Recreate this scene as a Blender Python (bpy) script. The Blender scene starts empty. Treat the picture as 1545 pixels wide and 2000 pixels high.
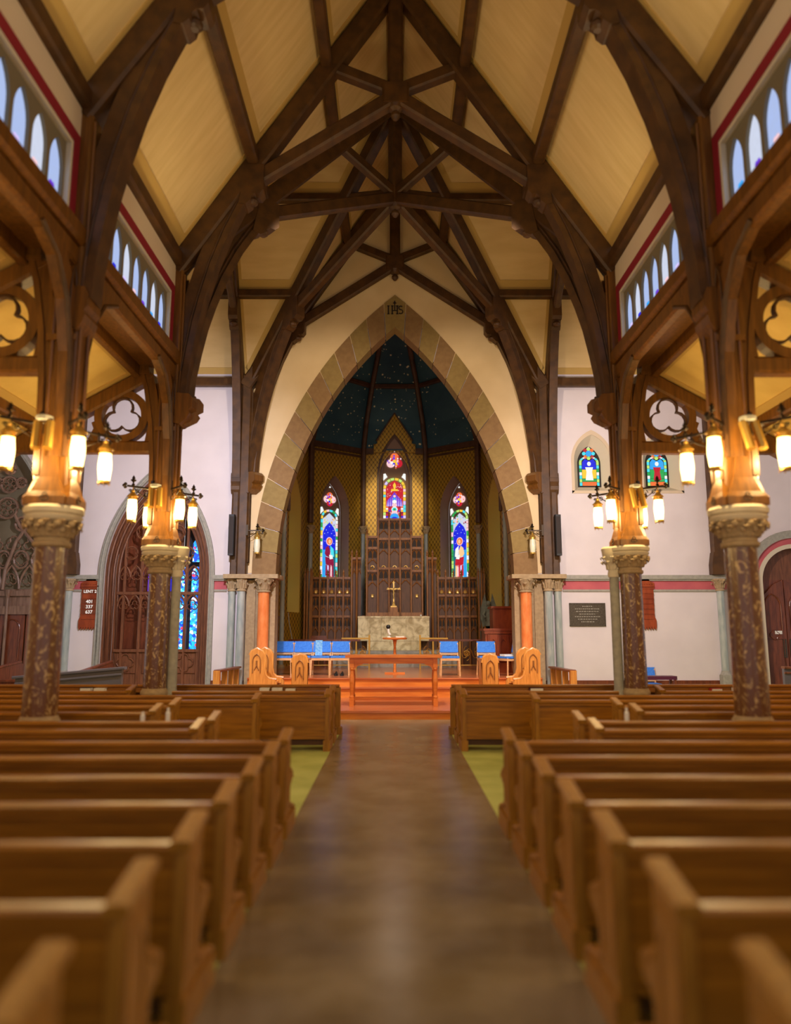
import bpy, bmesh, math, random
from mathutils import Vector, Matrix
from mathutils.geometry import tessellate_polygon
random.seed(7)
C = bpy.context.scene.collection
SC = bpy.context.scene
PI = math.pi

# ------------------------------------------------------------------ camera, world, exposure
cam = bpy.data.objects.new('camera', bpy.data.cameras.new('camera')); C.objects.link(cam)
cam.location = (-0.03, 0, 1.70)
cam.rotation_euler = (math.radians(90 + 9.09), 0, math.radians(-0.14))
cam.data.sensor_fit = 'HORIZONTAL'; cam.data.sensor_width = 36.0
cam.data.lens = 36.0 * 1450 / 1545
cam.data.clip_start = 0.05; cam.data.clip_end = 200
cam.data.dof.use_dof = True; cam.data.dof.focus_distance = 18.5; cam.data.dof.aperture_fstop = 0.62
SC.camera = cam
SC.view_settings.view_transform = 'Standard'; SC.view_settings.look = 'None'
SC.view_settings.gamma = 1.0; SC.view_settings.exposure = 0.0
SC.view_settings.use_curve_mapping = False
W = bpy.data.worlds.new('world'); SC.world = W; W.use_nodes = True
W.node_tree.nodes['Background'].inputs[0].default_value = (0.85, 0.78, 0.80, 1)
W.node_tree.nodes['Background'].inputs[1].default_value = 0.62

def lamp(name, kind, loc, energy, color, size=0.1, aim=None, spot=None, blend=0.6):
    d = bpy.data.lights.new(name, kind); d.energy = energy; d.color = color
    if kind == 'AREA': d.size = size
    else: d.shadow_soft_size = size
    o = bpy.data.objects.new(name, d); C.objects.link(o); o.location = loc
    if aim is not None:
        o.rotation_euler = (Vector(aim) - Vector(loc)).to_track_quat('-Z', 'Y').to_euler()
    if spot: d.spot_size = math.radians(spot); d.spot_blend = blend
    return o
WARM = (1.0, 0.72, 0.34); WHT = (1.0, 0.86, 0.78)
# flood heads that light the front wall, the platform and the apse
lamp('flood_light', 'SPOT', (-3.3, 12.5, 5.0), 1150, (0.86, 0.84, 1.0), .12, (-7.2, 18.3, 3.0), 125)
lamp('flood_light', 'SPOT', (3.3, 12.5, 5.0), 1080, (1.0, 0.86, 0.83), .12, (7.0, 18.3, 3.0), 125)
lamp('flood_light', 'SPOT', (-1.6, 12.3, 9.6), 560, (1.0, 0.80, 0.58), .15, (-1.8, 18.3, 5.0), 80)
lamp('flood_light', 'SPOT', (1.6, 12.3, 9.6), 560, (1.0, 0.80, 0.58), .15, (1.8, 18.3, 5.0), 80)
lamp('flood_light', 'SPOT', (0.0, 12.4, 10.4), 3800, (1.0, 0.86, 0.70), .15, (0, 17.2, 0.3), 42)
lamp('flood_light', 'SPOT', (0.0, 20.2, 8.6), 1100, (1.0, 0.78, 0.40), .15, (0, 27.3, 6.2), 24)
lamp('flood_light', 'SPOT', (0.0, 20.0, 8.0), 420, (1.0, 0.84, 0.62), .15, (0, 24.6, 1.6), 60)
for sx_ in (-1, 1):
    for yy_ in (6.0, 10.0): lamp('roof_fill_light', 'SPOT', (sx_*3.42, yy_, 6.55), 85, (1.0, 0.82, 0.48), .15, (-sx_*1.6, yy_+1.0, 11.5), 130)  # added fill lamps without fixtures, put in to brighten the roof
lamp('flood_light', 'POINT', (0.0, 21.0, 6.5), 30, (1.0, 0.80, 0.62), .2)

# ------------------------------------------------------------------ helpers
def srgb(r, g, b):
    f = lambda c: (c/255/12.92 if c/255 <= .04045 else ((c/255+.055)/1.055)**2.4)
    return (f(r), f(g), f(b), 1)
_m = {}
def mat(name, col, rough=.6, metal=0, col2=None, scale=(6, 6, 6), noise='NOISE', bump=0, emis=0, detail=4, lo=.35, hi=.65, coat=0, dist=0):
    if name in _m: return _m[name]
    m = bpy.data.materials.new(name); m.use_nodes = True; nt = m.node_tree
    b = nt.nodes['Principled BSDF']
    b.inputs['Base Color'].default_value = col; b.inputs['Roughness'].default_value = rough
    b.inputs['Metallic'].default_value = metal
    if coat: b.inputs['Coat Weight'].default_value = coat; b.inputs['Coat Roughness'].default_value = .25
    src = None
    if col2:
        tc = nt.nodes.new('ShaderNodeTexCoord'); mp = nt.nodes.new('ShaderNodeMapping')
        mp.inputs['Scale'].default_value = scale
        nt.links.new(tc.outputs['Object'], mp.inputs[0])
        if noise == 'VORONOI':
            n = nt.nodes.new('ShaderNodeTexVoronoi'); n.inputs['Scale'].default_value = 1; out = n.outputs['Distance']
        elif noise == 'WAVE':
            n = nt.nodes.new('ShaderNodeTexWave'); n.inputs['Scale'].default_value = 1
            n.inputs['Distortion'].default_value = 9; n.inputs['Detail'].default_value = 3; out = n.outputs['Fac']
        else:
            n = nt.nodes.new('ShaderNodeTexNoise'); n.inputs['Scale'].default_value = 1
            n.inputs['Detail'].default_value = detail; n.inputs['Distortion'].default_value = dist; out = n.outputs['Fac']
        nt.links.new(mp.outputs[0], n.inputs['Vector'])
        r = nt.nodes.new('ShaderNodeValToRGB')
        r.color_ramp.elements[0].position = lo; r.color_ramp.elements[1].position = hi
        r.color_ramp.elements[0].color = col; r.color_ramp.elements[1].color = col2
        nt.links.new(out, r.inputs[0]); nt.links.new(r.outputs[0], b.inputs['Base Color']); src = r.outputs[0]
        if bump:
            bp = nt.nodes.new('ShaderNodeBump'); bp.inputs['Strength'].default_value = bump; bp.inputs['Distance'].default_value = .01
            nt.links.new(out, bp.inputs['Height']); nt.links.new(bp.outputs[0], b.inputs['Normal'])
    if emis:
        b.inputs['Emission Color'].default_value = col; b.inputs['Emission Strength'].default_value = emis
        if src: nt.links.new(src, b.inputs['Emission Color'])
    _m[name] = m; return m

Z = Vector((0, 0, 1))
class MB:
    def __init__(s): s.b = bmesh.new()
    def face(s, pts):
        try: s.b.faces.new([s.b.verts.new(p) for p in pts])
        except ValueError: pass
    def grid(s, rings, close=True, cap=True):
        vs = [[s.b.verts.new(p) for p in r] for r in rings]; n = len(vs[0])
        for i in range(len(vs)-1):
            for j in range(n if close else n-1):
                k = (j+1) % n
                s.b.faces.new((vs[i][j], vs[i][k], vs[i+1][k], vs[i+1][j]))
        if cap and close:
            s.b.faces.new(vs[0][::-1]); s.b.faces.new(vs[-1])
    def box(s, x0, x1, y0, y1, z0, z1, c=0):
        if c: return s.beam(Vector(((x0+x1)/2, (y0+y1)/2, z0)), Vector(((x0+x1)/2, (y0+y1)/2, z1)), abs(x1-x0), abs(y1-y0), c, up=Vector((0, 1, 0)))
        v = [Vector((x, y, z)) for z in (z0, z1) for x, y in ((x0, y0), (x1, y0), (x1, y1), (x0, y1))]
        s.grid([v[:4], v[4:]])
    def beam(s, p, q, w, h, c=.02, up=Z):
        """bar from p to q; w across, h along up"""
        p = Vector(p); q = Vector(q); d = (q-p).normalized(); a = d.cross(up)
        if a.length < 1e-4: a = d.cross(Vector((1, 0, 0)))
        a.normalize(); b = a.cross(d).normalized(); w /= 2; h /= 2
        if c <= 0: sec = [(-w, -h), (w, -h), (w, h), (-w, h)]
        else: sec = [(-w, -h+c), (-w+c, -h), (w-c, -h), (w, -h+c), (w, h-c), (w-c, h), (-w+c, h), (-w, h-c)]
        s.grid([[e + a*x + b*y for x, y in sec] for e in (p, q)])
    def prism(s, pts, off):
        """pts: list of 3d points (planar, may be concave), off: vector"""
        a = [s.b.verts.new(p) for p in pts]; b = [s.b.verts.new(Vector(p)+off) for p in pts]; n = len(pts)
        s.b.faces.new(a[::-1]); s.b.faces.new(b)
        for i in range(n): s.b.faces.new((a[i], a[(i+1) % n], b[(i+1) % n], b[i]))
    def strip(s, inner, outer, off):
        """solid band between two polylines"""
        off = Vector(off)
        s.grid([[Vector(i), Vector(o), Vector(o)+off, Vector(i)+off] for i, o in zip(inner, outer)])
    def lathe(s, c, prof, seg=16, ax=None, rot=0):
        c = Vector(c); rings = []
        for r, z in prof:
            rings.append([c + Vector((r*math.cos(rot+2*PI*k/seg), r*math.sin(rot+2*PI*k/seg), z)) for k in range(seg)])
        s.grid(rings)
    def tube(s, path, r, seg=6, closed=False, flat=None):
        path = [Vector(p) for p in path]; rings = []; n = len(path)
        for i, p in enumerate(path):
            if closed: d = path[(i+1) % n]-path[i-1]
            else: d = path[min(i+1, n-1)]-path[max(i-1, 0)]
            d.normalize(); a = d.cross(Z)
            if flat is not None: a = d.cross(flat)
            if a.length < 1e-3: a = d.cross(Vector((1, 0, 0)))
            a.normalize(); b = a.cross(d).normalized(); rr = r[i] if isinstance(r, (list, tuple)) else r
            rings.append([p + a*rr*math.cos(2*PI*k/seg) + b*rr*math.sin(2*PI*k/seg) for k in range(seg)])
        if closed: rings.append(rings[0]); s.grid(rings, cap=False)
        else: s.grid(rings)
    def ball(s, c, r, sx=1, sy=1, sz=1, seg=10):
        c = Vector(c); rings = []
        for i in range(1, seg//2+1):
            t = -PI/2 + PI*i/(seg//2+1)
            rings.append([c + Vector((r*sx*math.cos(t)*math.cos(2*PI*k/seg), r*sy*math.cos(t)*math.sin(2*PI*k/seg), r*sz*math.sin(t))) for k in range(seg)])
        s.grid(rings)
    def holes(s, outer, holes, P, d0, d1):
        """plate with holes; 2d loops mapped by P(a,z,d)"""
        loops = [outer]+holes; flat = [p for l in loops for p in l]
        tris = tessellate_polygon([[Vector((a, z, 0)) for a, z in l] for l in loops])
        A = [s.b.verts.new(P(a, z, d0)) for a, z in flat]; B = [s.b.verts.new(P(a, z, d1)) for a, z in flat]
        for t in tris:
            try: s.b.faces.new([A[i] for i in t]); s.b.faces.new([B[i] for i in t[::-1]])
            except ValueError: pass
        k = 0
        for l in loops:
            n = len(l)
            for i in range(n):
                j = (i+1) % n
                try: s.b.faces.new((A[k+i], A[k+j], B[k+j], B[k+i]))
                except ValueError: pass
            k += n
    def build(s, name, m, parent=None, smooth=False, kind=None, loc=None):
        bmesh.ops.remove_doubles(s.b, verts=s.b.verts, dist=1e-6)
        bmesh.ops.recalc_face_normals(s.b, faces=s.b.faces)
        me = bpy.data.meshes.new(name); s.b.to_mesh(me); s.b.free(); me.materials.append(m)
        if smooth:
            for p in me.polygons: p.use_smooth = True
            try: me.set_sharp_from_angle(angle=math.radians(38))
            except Exception: pass
        o = bpy.data.objects.new(name, me); C.objects.link(o)
        if loc is not None: o.location = loc
        if parent: o.parent = parent
        if kind: o['kind'] = kind
        return o

def thing(name, label, cat, loc=(0, 0, 0), group=None, rz=0):
    o = bpy.data.objects.new(name, None); C.objects.link(o); o.location = loc; o.rotation_euler = (0, 0, rz)
    o.empty_display_size = .1; o['label'] = label; o['category'] = cat
    if group: o['group'] = group
    return o
def tag(o, label, cat, group=None):
    o['label'] = label; o['category'] = cat
    if group: o['group'] = group
    return o
def struct(name):
    o = bpy.data.objects.new(name, None); C.objects.link(o); o['kind'] = 'structure'; o.empty_display_size = .1; return o
def dup(root, loc=None, rz=None, label=None, scale=None):
    r = root.copy(); C.objects.link(r)
    if loc is not None: r.location = loc
    if rz is not None: r.rotation_euler = (0, 0, rz)
    if scale is not None: r.scale = scale
    if label: r['label'] = label
    for ch in list(root.children):
        c = ch.copy(); C.objects.link(c); c.parent = r
        for g in ch.children:
            d = g.copy(); C.objects.link(d); d.parent = c
    return r

class Fr:
    """a vertical plane: a runs along u, z up, d out of the plane towards the room"""
    def __init__(s, o, u, n): s.o = Vector(o); s.u = Vector(u).normalized(); s.n = Vector(n).normalized()
    def __call__(s, a, z, d=0): return s.o + s.u*a + Z*z + s.n*d

def ogive(hw, spring, apex, n=10, c=0.0, full=True, base=None):
    """pointed arch polyline from left spring over apex to right spring"""
    H = apex-spring; R = (H*H+hw*hw)/(2*hw); cx = R-hw; t1 = math.atan2(H, cx)
    right = [(-cx + R*math.cos(t1*i/n), R*math.sin(t1*i/n)) for i in range(n+1)]   # spring -> apex
    pts = [(c-x, spring+z) for x, z in right] + [(c+x, spring+z) for x, z in right[::-1][1:]]
    if base is not None: pts = [(c-hw, base)] + pts + [(c+hw, base)]
    return pts
def arc(c, r, a0, a1, n=10):
    return [(c[0]+r*math.cos(math.radians(a0+(a1-a0)*i/n)), c[1]+r*math.sin(math.radians(a0+(a1-a0)*i/n))) for i in range(n+1)]
def foil(c, r, k, lobes=3, rot=90, n=8):
    """closed foil outline: lobes of radius r*k placed around c"""
    pts = []; rr = r*k; dist = r*(1-k)
    half = 180/lobes
    # lobe arc half-angle so that neighbours meet
    s = dist*math.sin(math.radians(half))/rr
    phi = 180-math.degrees(math.asin(min(1, s)))+half if s < 1 else 90+half
    phi = min(phi-half+half, 90+half+ (90-math.degrees(math.asin(min(1, s)))))
    for i in range(lobes):
        A = rot+360*i/lobes; cc = (c[0]+dist*math.cos(math.radians(A)), c[1]+dist*math.sin(math.radians(A)))
        # intersection angle measured at lobe centre
        m = math.radians(half); d_ = dist*math.cos(m) + math.sqrt(max(rr*rr-(dist*math.sin(m))**2, 0))
        ix = d_*math.cos(m)-dist; iy = d_*math.sin(m); ang = math.degrees(math.atan2(iy, ix))
        pts += arc(cc, rr, A-ang, A+ang, n)[:-1]
    return pts

# ------------------------------------------------------------------ materials
def woodmat(name, a, b, rough=.45, sc=(3, 3, 30), coat=0, bump=.1, **k): return mat(name, srgb(*a), rough, 0, srgb(*b), sc, 'NOISE', bump, coat=coat, **k)
M = dict(
 truss=woodmat('dark_truss_wood', (64, 38, 10), (86, 54, 17), .5, (5, 5, 5)),
 post=woodmat('brown_post_wood', (94, 58, 16), (120, 76, 24), .38, (20, 20, 2)),
 pew=woodmat('pew_oak', (134, 84, 16), (164, 106, 24), .32, (2, 26, 26), coat=.3),
 pewend=woodmat('pew_end_oak', (142, 94, 22), (172, 118, 34), .42, (30, 30, 3), coat=.1),
 pewdark=woodmat('pew_dark_wood', (70, 40, 18), (90, 52, 24), .5, (2, 26, 26)),  # darker wood of the lower boards and the platform core
 oak=woodmat('golden_oak', (190, 120, 48), (216, 146, 66), .38, (30, 30, 3), coat=.2),
 redoak=woodmat('red_oak_floor', (176, 92, 52), (204, 122, 78), .25, (1.2, 14, 14), coat=.5),
 riser=woodmat('step_oak', (214, 116, 40), (230, 140, 56), .3, (1.5, 14, 14), coat=.4),
 table=woodmat('table_cherry', (206, 108, 40), (226, 134, 56), .3, (2, 20, 20), coat=.4),
 walnut=woodmat('carved_walnut', (126, 78, 34), (160, 104, 50), .45, (20, 20, 3)),
 walnutp=woodmat('walnut_panel', (80, 48, 24), (100, 62, 32), .5, (20, 20, 3)),
 door=woodmat('door_mahogany', (96, 46, 26), (128, 66, 38), .35, (20, 20, 3), coat=.2),
 oldscreen=woodmat('old_screen_wood', (116, 86, 68), (142, 110, 90), .45, (20, 20, 3)),
 screen=woodmat('screen_wood', (100, 58, 36), (128, 78, 50), .45, (20, 20, 3)),
 organ=woodmat('organ_mahogany', (130, 52, 24), (160, 72, 34), .3, (8, 8, 3), coat=.3),
 plaster=mat('wall_plaster', srgb(226, 216, 218), .85, 0, srgb(218, 208, 210), (1.2, 1.2, 1.2)),
 plasterg=mat('gable_plaster', srgb(232, 205, 160), .85, 0, srgb(222, 194, 148), (1.2, 1.2, 1.2)),
 clere=mat('clerestory_plaster', srgb(214, 194, 166), .85),
 ceil=mat('ceiling_board', srgb(226, 196, 138), .8, 0, srgb(217, 186, 127), (1, 9, 1)),
 ceilb=mat('ceiling_border', srgb(196, 160, 88), .8),
 aisle=mat('aisle_ceiling', srgb(226, 192, 112), .8, 0, srgb(214, 178, 98), (2, 2, 2)),
 crim=mat('crimson_paint', srgb(140, 26, 44), .5),
 cream=mat('cream_mould', srgb(212, 200, 176), .7),
 olive=mat('olive_mullion', srgb(120, 108, 84), .7),
 stoneA=mat('voussoir_olive', srgb(150, 126, 74), .85, 0, srgb(138, 114, 66), (8, 8, 8)),
 stoneB=mat('voussoir_brown', srgb(146, 114, 74), .85, 0, srgb(134, 103, 66), (8, 8, 8)),
 soffit=mat('soffit_stone', srgb(138, 110, 92), .85),
 grey=mat('grey_stone', srgb(150, 148, 138), .7, 0, srgb(166, 162, 150), (14, 14, 14)),
 shaft=mat('polished_grey_shaft', srgb(146, 158, 156), .3, 0, srgb(176, 182, 176), (12, 12, 3)),
 tan=mat('tan_stone', srgb(176, 152, 116), .8, 0, srgb(160, 136, 102), (14, 14, 14), bump=.3),
 salmon=mat('salmon_marble', srgb(226, 122, 58), .3, 0, srgb(240, 146, 82), (10, 10, 4)),
 pink=mat('pink_band', srgb(196, 98, 104), .8, 0, srgb(184, 88, 98), (3, 3, 3)),
 marble=mat('brown_veined_marble', srgb(104, 66, 36), .22, 0, srgb(200, 168, 112), (10, 10, 6), 'NOISE', lo=.54, hi=.68, coat=.5, dist=2.2, detail=6),
 altar=mat('altar_marble', srgb(226, 212, 168), .35, 0, srgb(170, 150, 104), (3, 3, 3), 'NOISE', lo=.4, hi=.66, dist=1.8, detail=6),
 green=mat('green_floor', srgb(188, 196, 118), .6, 0, srgb(164, 174, 96), (2, 2, 2)),
 runner=mat('grey_runner', srgb(144, 128, 104), .24, 0, srgb(124, 106, 76), (2, 2, 2)),
 base=mat('dark_floor', srgb(80, 60, 44), .5),
 gold=mat('gilt', srgb(244, 204, 116), .35, .35), brass=mat('brass', srgb(206, 162, 76), .32, .6),
 iron=mat('dark_iron', srgb(52, 42, 32), .4, .8), bronze=mat('bronze_plaque', srgb(92, 84, 72), .5, .5, srgb(72, 64, 54), (30, 30, 30)),
 black=mat('black_case', srgb(20, 20, 22), .5), blue=mat('blue_fabric', srgb(70, 140, 236), .9, 0, srgb(54, 122, 226), (30, 30, 30)),
 cloth=mat('pale_blue_cloth', srgb(150, 200, 236), .9, 0, srgb(90, 160, 226), (22, 22, 22)),
 frame=woodmat('chair_beech', (206, 154, 104), (222, 174, 126), .4, (6, 6, 30)),
 white=mat('white_paper', srgb(236, 234, 228), .6), red=mat('red_cover', srgb(176, 40, 30), .5),
 purple=mat('maroon_vinyl', srgb(84, 34, 60), .35), statue=mat('grey_statue', srgb(120, 124, 112), .7, 0, srgb(96, 100, 90), (9, 9, 9)),
 lead=mat('window_lead', srgb(30, 24, 20), .7), vault=mat('vault_blue', srgb(60, 96, 112), .8, 0, srgb(48, 84, 104), (1.5, 1.5, 1.5)),
 star=mat('gilt_star', srgb(255, 246, 200), .4), glow=mat('lantern_glass', srgb(255, 214, 120), .3, emis=9),
 milk=mat('unlit_lantern_glass', srgb(226, 224, 196), .3), dimwood=woodmat('apse_rib_wood', (74, 48, 32), (96, 64, 44), .5, (5, 5, 5)),
 yellow=mat('yellow_reveal', srgb(180, 148, 62), .8), ivory=mat('ivory_letters', srgb(244, 242, 236), .5, emis=.25),
 console=mat('grey_rail', srgb(96, 92, 96), .35), keys=mat('dark_shade', srgb(38, 26, 20), .7),
)
# lantern glass: bright and see-through, so the lamp inside lights the nave
m_ = M['glow']; nt_ = m_.node_tree; nt_.nodes.clear()
o_ = nt_.nodes.new('ShaderNodeOutputMaterial'); a_ = nt_.nodes.new('ShaderNodeAddShader'); e_ = nt_.nodes.new('ShaderNodeEmission'); x_ = nt_.nodes.new('ShaderNodeBsdfTransparent')
e_.inputs[0].default_value = srgb(255, 222, 140); e_.inputs[1].default_value = 3.5; x_.inputs[0].default_value = (.93, .90, .80, 1)
nt_.links.new(e_.outputs[0], a_.inputs[0]); nt_.links.new(x_.outputs[0], a_.inputs[1]); nt_.links.new(a_.outputs[0], o_.inputs[0])
# diapered gold wall: rows of ogee diamonds as fine relief
def goldwall():
    m = bpy.data.materials.new('gold_diaper_wall'); m.use_nodes = True; nt = m.node_tree; b = nt.nodes['Principled BSDF']
    tc = nt.nodes.new('ShaderNodeTexCoord'); sp = nt.nodes.new('ShaderNodeSeparateXYZ'); nt.links.new(tc.outputs['Object'], sp.inputs[0])
    def mth(op, a, b_=None, v=None):
        n = nt.nodes.new('ShaderNodeMath'); n.operation = op; nt.links.new(a, n.inputs[0])
        if b_ is not None: nt.links.new(b_, n.inputs[1])
        if v is not None: n.inputs[1].default_value = v
        return n.outputs[0]
    h = mth('ADD', mth('MULTIPLY', mth('ABSOLUTE', sp.outputs[0]), v=42), mth('MULTIPLY', sp.outputs[1], v=-14))
    c1 = mth('COSINE', h); c2 = mth('COSINE', mth('MULTIPLY', sp.outputs[2], v=30))
    pr = mth('ADD', c1, c2); ab = mth('ABSOLUTE', pr)
    r = nt.nodes.new('ShaderNodeValToRGB'); r.color_ramp.elements[0].position = .15; r.color_ramp.elements[1].position = .55
    r.color_ramp.elements[0].color = srgb(104, 76, 22); r.color_ramp.elements[1].color = srgb(190, 148, 46)
    nt.links.new(ab, r.inputs[0]); nt.links.new(r.outputs[0], b.inputs['Base Color']); b.inputs['Roughness'].default_value = .45
    b.inputs['Metallic'].default_value = .25
    return m
M['goldwall'] = goldwall()
GL = {}
def glass(name, rgb, e=1.3, rgb2=None, sc=14):
    if name not in GL:
        GL[name] = mat('glass_'+name, srgb(*rgb), .3, 0, srgb(*(rgb2 or tuple(min(255, int(c*.85+28)) for c in rgb))), (sc, sc, sc), emis=e, lo=.3, hi=.75)
        b_ = GL[name].node_tree.nodes['Principled BSDF']
        for l_ in list(b_.inputs['Base Color'].links): GL[name].node_tree.links.remove(l_)
        b_.inputs['Base Color'].default_value = (.02, .02, .02, 1); b_.inputs['Specular IOR Level'].default_value = 0; b_.inputs['Roughness'].default_value = 1
    return GL[name]
for n_, c_, e_ in [('white', (240, 240, 235), 1.15), ('pinkw', (250, 200, 205), 1.1), ('blue', (20, 30, 220), 1.1), ('sky', (40, 160, 240), 1.1), ('cyan', (70, 220, 235), 1.1), ('green', (40, 170, 80), 1.0),
                   ('lime', (190, 230, 110), 1.1), ('yellow', (250, 200, 50), 1.1), ('orange', (240, 110, 50), 1.1), ('red', (200, 20, 40), 1.0), ('crimson', (150, 15, 60), .9), ('purple', (110, 50, 220), 1.0), ('flesh', (250, 200, 140), 1.1), ('teal', (20, 110, 130), .9), ('pale', (176, 196, 244), .95), ('lilac', (210, 190, 245), 1.15), ('ice', (214, 222, 244), .95)]:
    glass(n_, c_, e_)
def bluemosaic():
    m = bpy.data.materials.new('blue_mosaic_glass'); m.use_nodes = True; nt = m.node_tree; b = nt.nodes['Principled BSDF']
    tc = nt.nodes.new('ShaderNodeTexCoord'); v = nt.nodes.new('ShaderNodeTexVoronoi'); v.inputs['Scale'].default_value = 16
    nt.links.new(tc.outputs['Object'], v.inputs['Vector'])
    r = nt.nodes.new('ShaderNodeValToRGB'); r.color_ramp.interpolation = 'CONSTANT'
    cols = [(0, (20, 70, 200)), (.22, (40, 150, 235)), (.42, (90, 210, 240)), (.58, (20, 110, 220)), (.72, (30, 180, 220)), (.84, (220, 60, 90)), (.9, (240, 230, 250))]
    r.color_ramp.elements[0].color = srgb(*cols[0][1]); r.color_ramp.elements[1].position = cols[1][0]; r.color_ramp.elements[1].color = srgb(*cols[1][1])
    for p, c in cols[2:]:
        e = r.color_ramp.elements.new(p); e.color = srgb(*c)
    s = nt.nodes.new('ShaderNodeSeparateColor'); nt.links.new(v.outputs['Color'], s.inputs[0]); nt.links.new(s.outputs[0], r.inputs[0])
    nt.links.new(r.outputs[0], b.inputs['Base Color']); nt.links.new(r.outputs[0], b.inputs['Emission Color']); b.inputs['Emission Strength'].default_value = 1.1
    return m
M['mosaic'] = bluemosaic()

# ------------------------------------------------------------------ dimensions
A0 = 3.73                      # arcade plane / half width of nave
YN, YF, YW = 8.15, 12.0, 18.3  # near column, far column, front wall
YC = 15.15                     # centre of the crossing
EZ, RZ = 8.0, 13.7             # eaves and ridge heights
SLOPE = (RZ-EZ)/A0
XO = 12.5                      # transept extent
YB = 0.45                      # one more bay behind (columns at 4.3, 0.45)

# ------------------------------------------------------------------ floor, platform
o = MB(); o.box(-XO, XO, -3, 19, -.2, 0); o.build('floor', M['green']).__setitem__('kind', 'structure')
o = MB(); o.prism([Vector(q+(0,)) for q in ((-.93, -2.5), (.93, -2.5), (.93, 12.95), (3.5, 12.95), (3.5, 14.78), (-3.5, 14.78), (-3.5, 12.95), (-.93, 12.95))], Vector((0, 0, .006))); tag(o.build('aisle_runner', M['runner']), 'long grey-brown runner down the middle aisle', 'carpet')
pl = struct('floor_2')
def slab(name, x0, x1, y0, y1, z0, z1, m, par, c=.008):
    b = MB(); b.box(x0, x1, y0, y1, z0, z1); return b.build(name, m, par)
slab('riser', -3.5, 3.5, 14.84, 14.9, 0, .13, M['riser'], pl)
slab('platform', -3.5, 3.5, 14.8, 18.0, .13, .17, M['redoak'], pl)
slab('platform_core', -3.48, 3.48, 14.9, 17.7, .002, .13, M['pewdark'], pl)
slab('riser', -3.5, 3.5, 17.72, 17.76, .17, .365, M['riser'], pl)
slab('tread', -3.5, 3.5, 17.68, 18.04, .365, .4, M['redoak'], pl)
slab('riser', -3.5, 3.5, 18.02, 18.06, .4, .565, M['riser'], pl)
slab('platform', -3.5, 3.5, 17.98, 27.2, .565, .60, M['redoak'], pl)
slab('altar_step', -1.9, 1.9, 23.0, 25.6, .60, .84, M['grey'], pl)
slab('altar_step', -1.6, 1.6, 23.4, 25.6, .84, 1.08, M['grey'], pl)

# ------------------------------------------------------------------ front wall with its openings
FW = Fr((0, YW, 0), (1, 0, 0), (0, -1, 0))
SPR = 3.05
chancel = ogive(2.93, SPR, 9.48, 16, base=.0)
doorL = ogive(1.30, SPR, 5.70, 12, c=-5.85, base=.0)
doorLL = ogive(1.38, SPR, 6.45, 12, c=-9.75, base=.0)
doorR = ogive(1.15, 2.9, 3.78, 12, c=10.1, base=.0)
winA = ogive(.46, 5.95, 6.62, 8, c=4.98, base=5.17)
winB = ogive(.46, 5.95, 6.62, 8, c=6.72, base=5.17)
def push(l, e=.001):  # keep openings that reach the floor inside the outline
    return [(a, max(z, .02)) for a, z in l]
outer = [(-XO, 0), (XO, 0), (XO, EZ+.27), (A0+.05, EZ+.27), (0, RZ+.27), (-A0-.05, EZ+.27), (-XO, EZ+.27)]
wf = struct('wall_front')
b = MB(); b.holes(outer, [push(ogive(2.98, SPR, 9.56, 16, base=.0)), push(doorL), push(doorLL), push(doorR), winA, winB], FW, 0, -.45)
b.build('plaster', M['plaster'], wf)
# warm cream gable field round the chancel arch
b = MB()
gi_ = ogive(3.30, SPR+.05, 10.12, 16)
b.prism([FW(a, z, .002) for a, z in [(-3.62, SPR+.05), (-3.62, EZ+.25), (0, RZ), (3.62, EZ+.25), (3.62, SPR+.05)]+gi_[::-1]], Vector((0, -.02, 0)))
b.build('gable_plaster', M['plasterg'], wf)
# string course, pink band, lower line, skirting
def hstrip(name, z0, z1, d, m, segs):
    for x0, x1 in segs:
        b = MB(); b.box(x0, x1, YW-d, YW-.001, z0, z1); b.build(name, m, wf)
segsL = [(-8.3, -7.22), (-4.48, -4.12)]; segsR = [(4.12, 8.9)]
hstrip('string_course', 2.95, 3.05, .10, M['grey'], segsL+segsR)
hstrip('string_course', 2.91, 2.95, .06, M['grey'], segsL+segsR)
hstrip('pink_band', 2.70, 2.91, .012, M['pink'], segsL+segsR)
hstrip('thin_moulding', 2.65, 2.70, .04, M['grey'], segsL+segsR)
hstrip('skirting', 0, .52, .05, M['door'], [(-8.3, -7.22), (-4.48, -3.5), (3.5, 8.9)])
# voussoirs
va = struct('chancel_arch')
Hi = 9.48-SPR; Ri = (Hi*Hi+2.93**2)/(2*2.93); Ho = 10.36-SPR; ao = 3.52; Ro = (Ho*Ho+ao*ao)/(2*ao)
ti = math.atan2(Hi, Ri-2.93); to = math.atan2(Ho, Ro-ao)
def pin(t): return (-(Ri-2.93)+Ri*math.cos(ti*t), SPR+Ri*math.sin(ti*t))
def pout(t): return (-(Ro-ao)+Ro*math.cos(to*t), SPR+Ro*math.sin(to*t))
NV = 13
for sgn in (-1, 1):
    for k in range(NV):
        t0, t1 = k/NV*.955, (k+1)/NV*.955; g = .0012
        ip = [pin(t0+g+(t1-t0-2*g)*j/3) for j in range(4)]; op = [pout(t0+g+(t1-t0-2*g)*j/3) for j in range(4)]
        b = MB(); b.strip([FW(sgn*a, z, -.42) for a, z in ip], [FW(sgn*a, z, -.42) for a, z in op], Vector((0, -.46-.006*(k % 2), 0)))
        b.build('voussoir', M['stoneA' if k % 2 else 'stoneB'], va)
kp = [pin(.957), pout(.957)]
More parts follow.
